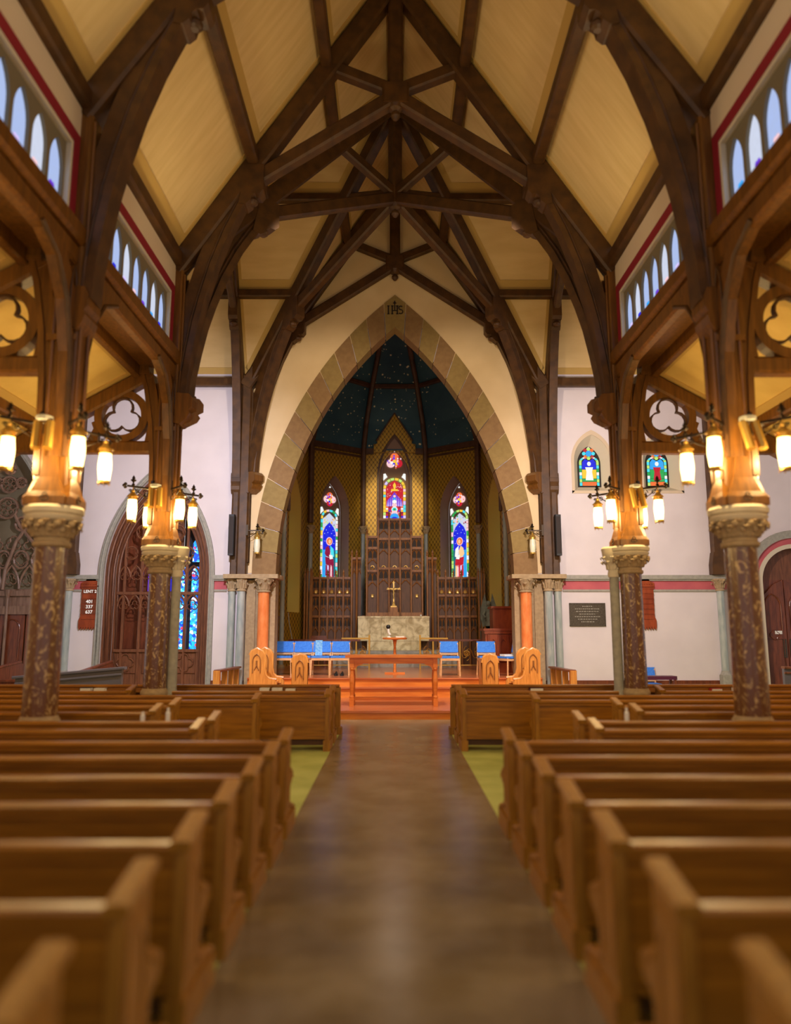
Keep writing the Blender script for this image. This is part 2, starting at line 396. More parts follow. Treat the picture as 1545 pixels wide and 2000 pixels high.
b = MB(); b.prism([FW(a, z, -.42) for a, z in [(-kp[0][0], kp[0][1]), (0, 9.48), (kp[0][0], kp[0][1]), (kp[1][0], kp[1][1]), (0, 10.36), (-kp[1][0], kp[1][1])]], Vector((0, -.475, 0)))
key = b.build('keystone', M['stoneA'], va)
# IHS monogram cut on the keystone
b = MB(); y = YW-.062; e = Vector((0, -.012, 0)); cz = 9.83
def bar(b, x0, z0, x1, z1, w):
    d = Vector((x1-x0, 0, z1-z0)); n = Vector((-d.z, 0, d.x)).normalized()*w/2; p = Vector((x0, y, z0)); q = Vector((x1, y, z1))
    b.prism([p-n, p+n, q+n, q-n], e)
for x in (-.17, -.07, .06):
    bar(b, x, cz, x, cz+.22, .034)
    for zz in (cz, cz+.22): bar(b, x-.03, zz, x+.03, zz, .02)
bar(b, -.07, cz+.09, .06, cz+.09, .02); bar(b, -.005, cz+.09, -.005, cz+.36, .028); bar(b, -.05, cz+.30, .04, cz+.30, .02)
S = arc((.15, cz+.165), .05, 40, 270, 8)+arc((.15, cz+.06), .055, 90, -140, 8)
for p, q in zip(S, S[1:]): bar(b, p[0], p[1], q[0], q[1], .026)
b.build('monogram', M['keys'], va)
# jamb of the arch: piers, shafts, capitals
def leafcap(b, c, r0, r1, z0, z1, n=8, lobes=2):
    """foliage: curling leaves round a bell"""
    for ring in range(lobes):
        for k in range(n):
            a = 2*PI*(k+.5*ring)/n; u = Vector((math.cos(a), math.sin(a), 0)); t = Vector((-u.y, u.x, 0))
            h = z1-z0; zt = z0+h*(.62+.34*ring); w = r1*.42
            base = Vector((c[0], c[1], 0))
            sp = [(r0*.98, z0, .5), (r0*1.12, z0+(zt-z0)*.5, 1), (r0+(r1-r0)*.9, zt, .9), (r1*1.08, zt-.02*h/.2, .55), (r1*1.0, zt-.22*h, .2)]
            L = [base+u*r-t*w*s/2+Z*z for r, z, s in sp]; R = [base+u*r+t*w*s/2+Z*z for r, z, s in sp]; Mi = [base+u*(r+.02)+Z*(z+.004) for r, z, s in sp]
            for i in range(4):
                b.face([L[i], Mi[i], Mi[i+1], L[i+1]]); b.face([Mi[i], R[i], R[i+1], Mi[i+1]])
def shaftcol(root, x, y, r, z0, z1, m, caph=.26, capr=None, base=True, bf=1.7):
    capr = capr or r*1.7
    b = MB(); b.lathe((x, y, 0), [(r, z0+.12 if base else z0), (r, z1-caph)], 20); b.build('shaft', m, root, True)
    b = MB()
    b.lathe((x, y, 0), [(r*1.25, z1-caph-.03), (r*1.3, z1-caph-.015), (r*1.2, z1-caph), (r*1.05, z1-caph+.02), (r*1.1, z1-caph*.5), (capr*.95, z1-.02), (capr*.9, z1)], 20)
    leafcap(b, (x, y), r*1.1, capr*1.05, z1-caph+.03, z1-.01, 7)
    b.build('capital', M['tan'], root, True)
    if base:
        b = MB(); b.lathe((x, y, 0), [(r*bf, z0), (r*bf, z0+.05), (r*bf*.92, z0+.06), (r*bf*.86, z0+.09), (r*1.05, z0+.12)], 20); b.build('base', M['tan'], root, True)
for sgn, side in ((-1, 'left'), (1, 'right')):
    pj = struct('trim_1' if sgn < 0 else 'trim_2')
    b = MB(); b.box(sgn*2.92, sgn*3.44, YW-.05, YW+.42, 0, 2.95); b.build('jamb', M['tan'], pj)
    b = MB(); b.box(sgn*3.40, sgn*3.62, YW-.10, YW-.002, 0, 2.92); b.build('pilaster', M['tan'], pj)
    b = MB(); b.box(sgn*2.82, sgn*4.14, YW-.40, YW-.002, 2.95, 3.05, 0); b.box(sgn*2.80, sgn*3.50, YW-.002, YW+.44, 2.95, 3.05)
    b.build('abacus', M['tan'], pj)
    t = thing('marble_column', f'polished salmon-orange marble column at the {side} jamb of the chancel arch', 'column', (0, 0, 0), 'salmon columns of the chancel arch')
    shaftcol(t, sgn*3.18, YW-.20, .135, .6 if False else .17 if False else .17, 2.95, M['salmon'], .30, .24)
    for xs, w in ((3.72, 'inner'), (3.97, 'outer')):
        t = thing('grey_shaft', f'slender polished grey shaft, {w} one of the pair {side} of the chancel arch', 'column', (0, 0, 0), 'grey wall shafts beside the chancel arch')
        shaftcol(t, sgn*xs, YW-.22 if xs < 3.8 else YW-.13, .095 if xs < 3.8 else .085, 0, 2.95, M['shaft'], .27, .125, bf=1.3)
    t = thing('grey_shaft', f'slender grey wall shaft on a tall stone plinth, below the {side} transept wall post', 'column')
    shaftcol(t, sgn*7.92, YW-.16, .085, .42, 2.95, M['shaft'], .26, .16, False)
    b = MB(); b.box(sgn*7.92-.12, sgn*7.92+.12, YW-.30, YW-.051, 0, .66, .03); b.lathe((sgn*7.92, YW-.17, 0), [(.13, .66), (.10, .72), (.09, .76)], 16); b.build('plinth', M['grey'], t)

# ------------------------------------------------------------------ trusses
INTR = [(3.50, 5.46), (3.48, 5.9), (3.42, 6.35), (3.34, 6.85), (3.24, 7.3), (3.08, 7.9), (2.87, 8.5), (2.66, 8.97), (2.48, 9.3)]
def off2(pts, w):
    out = []
    for i, (a, z) in enumerate(pts):
        p, q = pts[max(i-1, 0)], pts[min(i+1, len(pts)-1)]
        dx, dz = q[0]-p[0], q[1]-p[1]; l = math.hypot(dx, dz); out.append((a+w*dz/l, z-w*dx/l))
    return out
def truss(label, org, d, k=1.0, t=.26, post=True, rafter=True, king=True, sides=(-1, 1), mt=None, lower=SPR, group='roof trusses'):
    m = mt or M['truss']
    T = thing('roof_truss', label, 'roof truss', (0, 0, 0), group)
    d = Vector(d).normalized(); n = Vector((-d.y, d.x, 0)); org = Vector(org)
    def P(a, z, o=0): return org + d*(a*k) + Z*z + n*o
    for s in sides:
        if post:
            b = MB(); b.beam(P(s*3.74, lower), P(s*3.74, EZ+.1), t*.95, .24 if lower < 4 else .2, .03, up=n if False else d)
            for o_ in (-.36, .36): b.tube([P(s*3.60, lower+.3, t*o_), P(s*3.60, EZ-.3, t*o_)], .022, 6)
            b.build('wall_post', M['post'] if mt is None else m, T)
        ou = off2(INTR, .34)
        b = MB(); b.strip([P(s*a, z, -t*.32) for a, z in INTR], [P(s*a, z, -t*.32) for a, z in ou], n*t*.64)
        # moulded edge roll along the intrados
        e2 = off2(INTR, .09); b.strip([P(s*a, z, -t*.5) for a, z in off2(INTR, -.012)], [P(s*a, z, -t*.5) for a, z in e2], n*t)
        b.build('arch_brace', m, T)
        b = MB(); b.tube([P(s*a, z, -t*.36) for a, z in off2(INTR, .13)], .022, 6); b.tube([P(s*a, z, t*.36) for a, z in off2(INTR, .13)], .022, 6)
        b.build('roll_moulding', m, T, True)
        # corbel block at the foot of the brace
        cb = [(3.66, 5.08), (3.56, 5.06), (3.44, 5.16), (3.40, 5.25), (3.43, 5.30), (3.36, 5.36), (3.36, 5.50), (3.42, 5.58), (3.66, 5.60)]
        if t > .29 or t < .23: cb = [(3.70-(3.70-a)*.55, z) for a, z in cb]
        b = MB(); b.prism([P(s*a, z, -t*.62) for a, z in cb], n*t*1.24); b.build('corbel', M['post'] if mt is None else m, T)
        # corbel at the head of the brace
        cb = [(2.72, 9.02), (2.60, 9.0), (2.52, 9.07), (2.50, 9.15), (2.44, 9.2), (2.36, 9.2), (2.30, 9.28), (2.30, 9.75), (2.62, 9.75)]
        b = MB(); b.prism([P(s*a, z, -t*.56) for a, z in cb], n*t*1.12)
        b.ball(P(s*2.50, 9.12), .085, 1.2, 1.2, .9); b.build('head_corbel', m, T)
        # collar arm rising to the boss
        b = MB(); b.beam(P(s*2.42, 9.55), P(s*.06, 11.12), t*.85, .26, .035); b.build('collar_arm', m, T)
        b = MB(); b.beam(P(s*.05, 11.28), P(s*1.22, 11.78), t*.75, .22, .03); b.build('strut', m, T)
        if rafter:
            b = MB(); b.beam(P(s*3.80, 7.83), P(s*.0, 13.50), t*1.05, .34, .035); b.build('rafter', m, T)
    if king:
        b = MB(); b.beam(P(0, 11.0), P(0, 13.6), t*.95, .27, .04, up=d)
        b.build('king_post', m, T)
        b = MB(); b.lathe(P(0, 0), [(.04, 10.72), (.085, 10.78), (.085, 10.83), (.05, 10.87), (.12, 10.92), (.15, 11.0)], 10)
        b.box(-.24*1+P(0, 0).x, .24+P(0, 0).x, P(0, 0).y-t*.55, P(0, 0).y+t*.55, 10.98, 11.36, .04)
        b.build('pendant_boss', m, T)
    return T
truss('dark timber roof truss over the near columns, cut off by the top edge', (0, YN, 0), (1, 0, 0), t=.30)
truss('dark timber roof truss over the far columns, springing from the marble columns', (0, YF, 0), (1, 0, 0), t=.28)
truss('slim dark roof truss set against the cream gable above the chancel arch', (0, YW-.14, 0), (1, 0, 0), t=.22, mt=M['truss'])
# crossing: diagonal half trusses meeting at one boss
kd = math.hypot(A0, YC-YF)/A0
D1 = truss('diagonal crossing truss from the far left column to right of the arch', (0, YC, 0), (-A0, -(YC-YF), 0), kd, t=.24, post=False, king=True)
D2 = truss('diagonal crossing truss from the far right column to left of the arch', (0, YC, 0), (A0, -(YC-YF), 0), kd, t=.235, post=False, king=False)
for sgn, side in ((-1, 'left'), (1, 'right')):
    truss(f'roof truss closing the {side} transept, its post beside the {side} speaker', (sgn*3.95, YC, 0), (0, 1, 0), (YC-YF)/A0*.985, t=.2, post=True, rafter=True, king=True, sides=(1,), group='transept trusses', mt=M['truss'])

# ------------------------------------------------------------------ ceiling boards in panels
ce = struct('ceiling')
def panel3(pts, m=None, inset=.09, th=.05, par=ce):
    """flat panel (planar polygon) with a raised border"""
    pts = [Vector(p) for p in pts]; n = (pts[1]-pts[0]).cross(pts[2]-pts[0]).normalized()
    if n.z < 0: n = -n
    b = MB(); b.prism(pts, n*th); b.build('ceiling_panel', m or M['ceil'], par)
    c = sum(pts, Vector())/len(pts)
    inn = []
    k = len(pts)
    for i in range(k):
        e0 = (pts[i]-pts[i-1]).normalized(); e1 = (pts[(i+1) % k]-pts[i]).normalized()
        bis = (e1-e0)
        if bis.length < 1e-4: bis = c-pts[i]
        bis.normalize(); s = max(abs(bis.cross(e1).length), .2); inn.append(pts[i]+bis*(inset+.12)/s)
    b = MB()
    for i in range(k):
        j = (i+1) % k; b.prism([pts[i], pts[j], inn[j], inn[i]], -n*.022)
    b.build('panel_border', M['ceilb'], par)
tiers = [(3.73, 8.0), (2.50, 9.9), (1.24, 11.8), (0.0, 13.68)]
def up(a, z): return z+.22
for (y0, y1) in ((YB, 4.3), (4.3, YN), (YN, YF)):
    for s in (-1, 1):
        for (a0, z0), (a1, z1) in zip(tiers, tiers[1:]):
            panel3([(s*a0, y0, up(a0, z0)), (s*a0, y1, up(a0, z0)), (s*a1, y1, up(a1, z1)), (s*a1, y0, up(a1, z1))])
# crossing and transept slopes
def lerp(p, q, t): return tuple(p[i]+(q[i]-p[i])*t for i in range(3))
cen = (0, YC, RZ+.22)
for s in (-1, 1):
    for yy in (YF, YW):
        cor = (s*A0, yy, EZ+.22); rid = (0, yy, RZ+.22)
        # nave slope triangle split in tiers
        tt = [0, 1.23/3.73, 2.49/3.73, 1]
        for t0, t1 in zip(tt, tt[1:]):
            q = [lerp(cor, rid, t0), lerp(cor, rid, t1), lerp(cor, cen, t1), lerp(cor, cen, t0)]
            if t0 == 0: q = q[:3]
            panel3(q, inset=.05)
        out = (s*XO, yy, EZ+.22); outc = (s*XO, YC, RZ+.22)
        for t0, t1 in zip(tt, tt[1:]):
            mids = [s*A0*(1-t0), s*A0*(1-t1)]; e0, e1 = lerp(out, outc, t0), lerp(out, outc, t1)
            xm = s*3.95
            if abs(mids[0]) < 3.94 and t0 >= 0:
                panel3([lerp(cor, cen, t0), lerp(cor, cen, t1), (xm, e1[1], e1[2]), (xm, e0[1], e0[2])], inset=.05)
            panel3([(xm, e0[1], e0[2]), (xm, e1[1], e1[2]), e1, e0], inset=.05)
# purlins, wall plates, ridges
pu = struct('trim_3')
for s in (-1, 1):
    for (a, z) in tiers[1:3]:
        b = MB(); b.beam((s*a, YB, z-.02), (s*a, YF, z-.02), .2, .24, .03); b.build('purlin', M['truss'], pu)
        t = (A0-a)/A0; ye = YW-(YW-YC)*t; yw = YF+(YC-YF)*t
        b = MB(); b.beam((s*a, YF, z-.02), (s*a, yw, z-.02), .2, .24, .03); b.build('purlin', M['truss'], pu)
        b = MB(); b.beam((s*a, ye, z-.02), (s*a, YW, z-.02), .2, .24, .03); b.build('purlin', M['truss'], pu)
        b = MB(); b.beam((s*a, ye-.02, z+.0), (s*XO, ye-.02, z+.0), .2, .2, .03); b.build('purlin', M['truss'], pu)
        b = MB(); b.beam((s*a, yw, z), (s*XO, yw, z), .2, .2, .03); b.build('purlin', M['truss'], pu)
    b = MB(); b.beam((s*(A0+.06), YB, EZ-.02), (s*(A0+.06), YF, EZ-.02), .3, .26, .03); b.build('wall_plate', M['truss'], pu)
    b = MB(); b.beam((s*(A0+.1), YW-.11, EZ-.04), (s*XO, YW-.11, EZ-.04), .2, .22, .03); b.build('wall_plate', M['truss'], pu)
b = MB(); b.beam((0, YB, 13.62), (0, YW, 13.62), .24, .3, .03); b.build('ridge_beam', M['truss'], pu)
b = MB(); b.beam((-XO, YC, 13.62), (XO, YC, 13.62), .24, .3, .03); b.build('ridge_beam', M['truss'], pu)

# ------------------------------------------------------------------ clerestory and arcade
nwin = 1
bays = ((YB, 4.3), (4.3, YN), (YN, YF))
for s, side in ((-1, 'left'), (1, 'right')):
    wl = struct('wall_'+side)
    # plate plane faces the nave
    F = Fr((s*(A0+.02), 0, 0), (0, 1, 0), (-s, 0, 0))
    for y0, y1 in bays:
        w0, w1 = y0+.30, y1-.30
        b = MB(); b.holes([(y0, 6.35), (y1, 6.35), (y1, EZ+.1), (y0, EZ+.1)], [[(w0, 6.42), (w1, 6.42), (w1, 7.32), (w0, 7.32)]], F, 0, -.3)
        b.build('clerestory_plaster', M['clere'], wl)
        b = MB(); b.box(s*(A0-.06), s*(A0+.04), y0, y1, 6.33, 6.37); b.build('cream_sill', M['cream'], wl)
        b = MB(); b.beam((s*(A0+.0), y0, 6.22), (s*(A0+.0), y1, 6.22), .26, .24, .04); b.beam((s*(A0+.02), y0, 5.98), (s*(A0+.02), y1, 5.98), .16, .24, .03)
        b.build('arcade_beam', M['post'], wl)
        b = MB(); b.beam((s*(A0+.42), y0, 6.14), (s*(A0+.42), y1, 6.14), .5, .12, .02); b.beam((s*(A0+.60), y0, 6.0), (s*(A0+.60), y1, 6.0), .12, .24, .02)
        b.build('soffit_beam', M['post'], wl)
        w = struct('window_%d' % nwin); nwin += 1
        b = MB(); b.holes([(w0-.14, 6.38), (w1+.14, 6.38), (w1+.14, 7.47), (w0-.14, 7.47)], [[(w0, 6.42), (w1, 6.42), (w1, 7.32), (w0, 7.32)]], F, .012, .002)
        b.build('crimson_border', M['crim'], w)
        b = MB(); b.holes([(w0, 6.40), (w1, 6.40), (w1, 7.32), (w0, 7.32)], [[(w0+.05, 6.44), (w1-.05, 6.44), (w1-.05, 7.27), (w0+.05, 7.27)]], F, .0, -.06)
        b.build('cream_frame', M['cream'], w)
        n = 8; st = (w1-w0-.1)/n; lights = [ogive(st*.41, 6.86, 7.20, 5, c=w0+.05+st*(i+.5), base=6.46) for i in range(n)]
        b = MB(); b.holes([(w0+.05, 6.42), (w1-.05, 6.42), (w1-.05, 7.30), (w0+.05, 7.30)], lights, F, -.06, -.12); b.build('tracery', M['olive'], w)
        for i in range(n):
            c = w0+.05+st*(i+.5); hw = st*.41
            b = MB(); b.prism([F(a, z, -.10) for a, z in ogive(hw, 6.86, 7.20, 5, c=c, base=6.46)], F.n*-.01)
            b.build('pane', GL['pale' if i % 3 else 'ice'], w)
            # small coloured badge low in each light
            cl = ['blue', 'pinkw', 'sky', 'lilac', 'purple'][(i*3+nwin) % 5]
            b = MB(); b.prism([F(a, z, -.098) for a, z in foil((c, 6.60), hw*.42, .5, 4, 45, 5)], F.n*.006); b.build('pane', GL[cl], w)
            b = MB(); b.prism([F(a, z, -.098) for a, z in [(c-hw*.35, 6.47), (c+hw*.35, 6.47), (c+hw*.25, 6.52), (c-hw*.25, 6.52)]], F.n*.006); b.build('pane', GL['pinkw'], w)
    # aisle ceiling
    for (y0, y1) in bays:
        for (x0, x1) in ((4.32, 5.9), (5.9, 7.9)):
            zf = lambda x: 6.06-.575*(x-4.26)
            panel3([(s*x0, y0, zf(x0)), (s*x0, y1, zf(x0)), (s*x1, y1, zf(x1)), (s*x1, y0, zf(x1))], M['aisle'], .06, par=ce)
    b = MB(); b.beam((s*5.9, YB, 5.02), (s*5.9, YF, 5.02), .16, .2, .03); b.build('purlin', M['post'], pu)
    # outer aisle wall, transept west wall
    b = MB(); b.box(s*7.9, s*8.2, YB, YF-.2, 0, 4.4); b.build('aisle_plaster', M['plaster'], wl)
    b = MB(); b.box(s*3.95, s*XO, YF-.05, YF+.1, 6.4, EZ+.2); b.build('upper_plaster', M['plaster'], wl)
    b = MB(); b.box(s*8.0, s*XO, YF-.05, YF+.1, 0, 6.4); b.build('west_plaster', M['plaster'], wl)

# ------------------------------------------------------------------ nave columns with timber heads
def zdown(o): pass
def column(s, Y, label, pier, hl=''):
    X = 3.80
    t = thing('nave_column', label, 'column', (s*X, Y, 0), 'marble nave columns')
    b = MB(); b.lathe((0, 0, 0), [(.235, 0), (.235, .5), (.215, .52), (.205, .70)], 8, rot=PI/8); b.build('plinth', M['tan'], t)
    b = MB(); b.lathe((0, 0, 0), [(.205, .70), (.215, .73), (.21, .76), (.19, .79), (.185, .81)], 24); b.build('base', M['tan'], t, True)
    b = MB(); b.lathe((0, 0, 0), [(.18, .81), (.172, 1.7), (.168, 2.60)], 28); b.build('shaft', M['marble'], t, True)
    b = MB(); b.lathe((0, 0, 0), [(.18, 2.60), (.20, 2.62), (.20, 2.655), (.178, 2.67), (.185, 2.72), (.21, 2.80), (.26, 2.90)], 28)
    leafcap(b, (0, 0), .20, .275, 2.71, 2.90, 11)
    for k in range(11):
        a_ = 2*PI*(k+.25)/11; b.ball((.275*math.cos(a_), .275*math.sin(a_), 2.845), .042, 1, 1, .9, 8); b.ball((.235*math.cos(a_+.28), .235*math.sin(a_+.28), 2.79), .032, 1, 1, 1.2, 8)
    b.build('foliage_capital', M['tan'], t, True)
    b = MB(); b.lathe((0, 0, 0), [(.27, 2.89), (.295, 2.915), (.305, 2.94), (.28, 2.955), (.31, 2.975), (.318, 3.02), (.30, 3.05)], 28); b.build('abacus', M['cream'], t, True)
    if pier:
        b = MB(); b.lathe((-s*.24, .10, 0), [(.12, .5), (.12, .7), (.09, .76), (.078, .78), (.075, 2.60)], 18); b.build('side_shaft', M['grey'], t, True)
        b = MB(); b.lathe((-s*.24, .10, 0), [(.09, 2.56), (.10, 2.62), (.09, 2.66), (.12, 2.82), (.17, 2.9), (.18, 2.97), (.19, 3.02), (.17, 3.05)], 18)
        leafcap(b, (-s*.24, .10), .10, .18, 2.68, 2.9, 8); b.build('side_capital', M['cream'], t, True)
    # timber head
    h = thing('timber_head', hl, 'timber bracket', (s*X, Y, 0), 'timber heads of the nave columns')
    b = MB(); b.box(-.13, .13, -.13, .13, 3.05, 6.1, .04); b.build('core_post', M['post'], h)
    # flared, bell-shaped fins on each face with an engraved trefoil triangle
    for (ux, uy) in ((1, 0), (-1, 0), (0, 1), (0, -1)):
        u = Vector((ux, uy, 0)); v = Vector((-uy, ux, 0))
        prof = [(.27, 3.051), (.27, 3.14), (.21, 3.2), (.13, 3.36), (.09, 3.6)]
        b = MB(); rings = []
        for w_, z_ in prof:
            rings.append([u*.02+v*-w_*.8+Z*z_, u*(w_*.4+.15)+v*-w_*.8+Z*z_, u*(w_*.4+.15)+v*w_*.8+Z*z_, u*.02+v*w_*.8+Z*z_])
        b.grid(rings); f = b.build('flared_foot', M['post'], h)
        b = MB(); b.tube([u*.263+v*a+Z*z_ for a, z_ in foil((0, 3.13), .05, .5, 3, 90, 5)], .006, 4, True); b.build('engraved_trefoil', M['keys'], f)
    # aisle brace
    ap = [(.20, 3.4), (.20, 3.9), (.22, 4.5), (.27, 5.1), (.36, 5.65), (.44, 5.95)]
    b = MB(); b.strip([Vector((s*a, -.09, z)) for a, z in ap], [Vector((s*(a-.18), -.09, z)) for a, z in ap], (0, .18, 0))
    b.strip([Vector((s*(a+.02), -.12, z)) for a, z in ap], [Vector((s*(a-.05), -.12, z)) for a, z in ap], (0, .24, 0)); b.build('aisle_brace', M['post'], h)
    b = MB(); b.box(s*.30, s*.56, -.15, .15, 5.93, 5.99); b.box(s*.32, s*.54, -.13, .13, 5.99, 6.18); b.box(s*.29, s*.57, -.16, .16, 6.14, 6.2); b.build('brace_cap', M['post'], h)
    # longitudinal braces
    lp = [(.14, 3.6), (.15, 4.2), (.2, 4.8), (.36, 5.35), (.65, 5.72), (1.05, 5.9)]
    for d in (-1, 1):
        b = MB(); b.strip([Vector((-s*.14, d*a, z)) for a, z in lp], [Vector((-s*.14, d*max(a-.16, .02), min(z+.20, 5.95))) for a, z in lp], (s*.14, 0, 0))
        b.build('arcade_brace', M['post'], h)
        b = MB(); b.tube([Vector((-s*.14, d*(a+.005), z)) for a, z in lp], .03, 6); b.build('brace_roll', M['truss'], h, True)
        # pierced panel in the spandrel
        b = MB(); b.tube([Vector((-s*.15, d*.24+d*a, z)) for a, z in ogive(.07, 5.5, 5.8, 4, base=5.2)], .012, 5); b.build('spandrel_tracery', M['truss'], h)
    # nave-side moulded shafts
    b = MB()
    for dy in (-.11, .11): b.lathe((-s*.16, dy, 0), [(.045, 3.06), (.05, 3.1), (.03, 3.2), (.03, 5.3)], 8)
    for dy in (-.13, .13): b.lathe((s*.1, dy, 0), [(.04, 3.3), (.028, 3.4), (.028, 5.6)], 8)
    b.build('roll_shafts', M['post'], h, True)
    b = MB(); b.box(-.17, .17, -.17, .17, 4.95, 5.02, .02); b.build('band', M['post'], h)
    return t
for s, sd in ((-1, 'left'), (1, 'right')):
    for Y, wh, pr_, lb in ((YN, 'near', False, 'veined brown marble column nearest the viewer on the %s of the nave'), (YF, 'far', True, 'veined brown marble column with a grey side shaft, %s of the crossing'), (4.3, 'off-picture', False, 'veined brown marble column just outside the frame on the %s')):
        column(s, Y, lb % sd, pr_, f'cluster of brown timber brackets above the {wh} {sd} marble column')

# ------------------------------------------------------------------ aisle trusses with trefoils
for s, sd in ((-1, 'left'), (1, 'right')):
    for Y, wh in ((YN+.02, 'near'), (YF+.02, 'far')):
        t = thing('aisle_truss', f'brown aisle truss with a pierced trefoil circle behind the {wh} {sd} column', 'roof truss', (s*4.52, Y, 0), 'aisle trusses')
        P = lambda a, z, d=0: Vector((s*(a-4.52), d, z))
        b = MB(); b.beam(P(3.95, 4.70), P(6.3, 4.70), .2, .2, .03); b.build('tie_beam', M['post'], t)
        b = MB(); b.beam(P(4.1, 5.98), P(7.9, 5.98-.575*3.8), .23, .24, .03); b.build('rafter', M['post'], t)
        c = (4.56, 5.23)
        ring = [arc(c, .44, 0, 360, 40)[:-1], foil(c, .335, .52, 3, 90, 10)]
        b = MB(); b.holes(arc(c, .45, 0, 360, 40)[:-1], [arc(c, .33, 0, 360, 40)[:-1]], P, -.08, .08); b.build('circle', M['post'], t)
        b = MB(); f = foil(c, .335, .52, 3, 90, 10); f2 = foil(c, .305, .5, 3, 90, 10)
        b.strip([P(a, z, -.04) for a, z in f+f[:1]], [P(a, z, -.04) for a, z in f2+f2[:1]], (0, .08, 0)); b.build('trefoil', M['truss'], t)
        b = MB(); b.prism([P(a, z, -.05) for a, z in [(4.94, 4.8), (5.12, 4.8), (5.02, 5.02), (5.06, 5.12), (4.98, 5.16), (5.02, 5.45), (4.90, 5.50)]], Vector((0, .1, 0))); b.build('spandrel', M['post'], t)
        b = MB(); b.prism([P(a, z, -.05) for a, z in [(3.93, 4.8), (4.16, 4.8), (4.10, 5.2), (4.2, 5.62), (4.05, 5.8), (3.93, 5.8)]], Vector((0, .1, 0))); b.build('spandrel', M['post'], t)

# transept wall posts beyond the aisle
for s, sd in ((-1, 'left'), (1, 'right')):
    t = thing('wall_post', f'dark timber wall post on the front wall near the {sd} edge of the picture', 'timber post', (s*7.92, YW-.14, 0))
    b = MB(); b.box(-.13, .13, -.1, .1, 3.05, EZ-.16, .03); b.build('post', M['truss'], t)
    b = MB(); b.grid([[Vector((x*w, y*.11, z)) for x, y in ((-1, -1), (1, -1), (1, 1), (-1, 1))] for w, z in ((.18, 3.06), (.18, 3.3), (.13, 3.6))]); b.build('foot', M['truss'], t)

# ------------------------------------------------------------------ lanterns
def lantern_parts(root, lit=True, arm=.42):
    """origin at the post; the lantern hangs at x=arm+.12"""
    L = arm+.14
    b = MB(); b.box(-.02, .03, -.03, .03, -.12, .14); b.build('wall_plate', M['iron'], root)
    b = MB(); b.beam((0, 0, 0), (L+.1, 0, 0), .025, .03, .004)
    for a in (90, 0, -90): b.ball((L+.13+.025*math.cos(math.radians(a)), 0, .025*math.sin(math.radians(a))), .026)
    b.build('arm', M['iron'], root)
    b = MB()
    b.tube([(L*.98*q, 0, -.02-.16*math.sin(PI*.5*(1-q))) for q in [i/8 for i in range(9)]], .008, 5)
    for cx_, r_ in ((.12, .055), (.27, .04), (.38, .028)):
        b.tube([(cx_+r_*(1-i/20)*math.cos(i*.55), 0, -.075-.0+r_*(1-i/20)*math.sin(i*.55)) for i in range(18)], .007, 5)
    b.build('scroll', M['iron'], root)
    b = MB(); b.lathe((L, 0, 0), [(.012, .0), (.03, .03), (.012, .05), (.014, .07), (.035, .095), (.018, .12), (.03, .13), (.004, .18)], 8)
    for a in (-1, 1): b.ball((L+a*.03, 0, .10), .016)
    b.build('finial', M['iron'], root)
    b = MB(); b.tube([(L, 0, .0), (L, 0, -.07)], .008, 6)
    b.lathe((L, 0, 0), [(.012, -.05), (.03, -.07), (.025, -.09), (.05, -.125), (.085, -.155), (.09, -.165), (.07, -.17), (.07, -.20), (.075, -.205), (.075, -.215)], 12)
    b.build('hood', M['brass'], root, True)
    b = MB(); b.lathe((L, 0, 0), [(.066, -.215), (.078, -.34), (.078, -.40), (.062, -.54)], 12); g = b.build('lantern_glass', M['glow'] if lit else M['milk'], root, True)
    b = MB(); b.lathe((L, 0, 0), [(.062, -.535), (.07, -.54), (.072, -.57), (.05, -.575)], 12)
    for a in range(6): b.ball((L+.066*math.cos(a*PI/3), .066*math.sin(a*PI/3), -.583), .009, seg=6)
    b.build('bottom_ring', M['brass'], root)
    return L
ROTS = (45, 135, 225, 315)
dirn = {45: ('back', 'outer'), 135: ('back', 'inner'), 225: ('front', 'inner'), 315: ('front', 'outer')}
proto = None
def lamps_on(s, Y, nm):
    global proto
    for a in (45, 135, 225, 315):
        px_, py_ = math.cos(math.radians(a)), math.sin(math.radians(a))
        fb = 'farther' if py_ > 0 else 'nearer'; io = 'nave' if px_*s < 0 else 'aisle'
        lab = f'lit bracket lantern, {io} side of the {nm} column, {fb} of two'
        loc = (s*3.80+px_*.195, Y+py_*.195, 3.97)
        if proto is None:
            proto = thing('bracket_lantern', lab, 'lantern', loc, 'lit lanterns on the nave columns', math.radians(a)); proto['arm'] = lantern_parts(proto, True, .20)
            del proto['arm']
        else: dup(proto, loc, math.radians(a), lab)
        lamp('lantern_light', 'POINT', (s*3.80+px_*.535, Y+py_*.535, 3.59), 42, WARM, .05)
for s, sd in ((-1, 'left'), (1, 'right')):
    lamps_on(s, YF, 'far '+sd); lamps_on(s, YN, 'near '+sd); lamps_on(s, 4.3, 'off-picture '+sd)
for s, sd in ((-1, 'left'), (1, 'right')):
    t = thing('bracket_lantern', f'unlit bracket lantern on the dark post at the {sd} of the chancel arch', 'lantern', (s*3.62, YW-.30, 4.12), 'unlit lanterns beside the chancel arch', 0 if s < 0 else PI)
    lantern_parts(t, False, .12)
    t = thing('wall_speaker', f'tall narrow black loudspeaker on the {sd} post of the chancel arch', 'loudspeaker', (s*3.97, YW-.36, 3.5), 'black column loudspeakers')
    b = MB(); b.box(-.07, .07, -.09, .07, 0, 1.0, .015); b.build('case', M['black'], t)
    b = MB(); b.box(-.05, .05, -.1, -.088, .05, .95); b.build('grille', M['keys'], t)
    b = MB(); b.box(-.03, .03, .06, .14, .4, .6); b.build('mount', M['iron'], t)
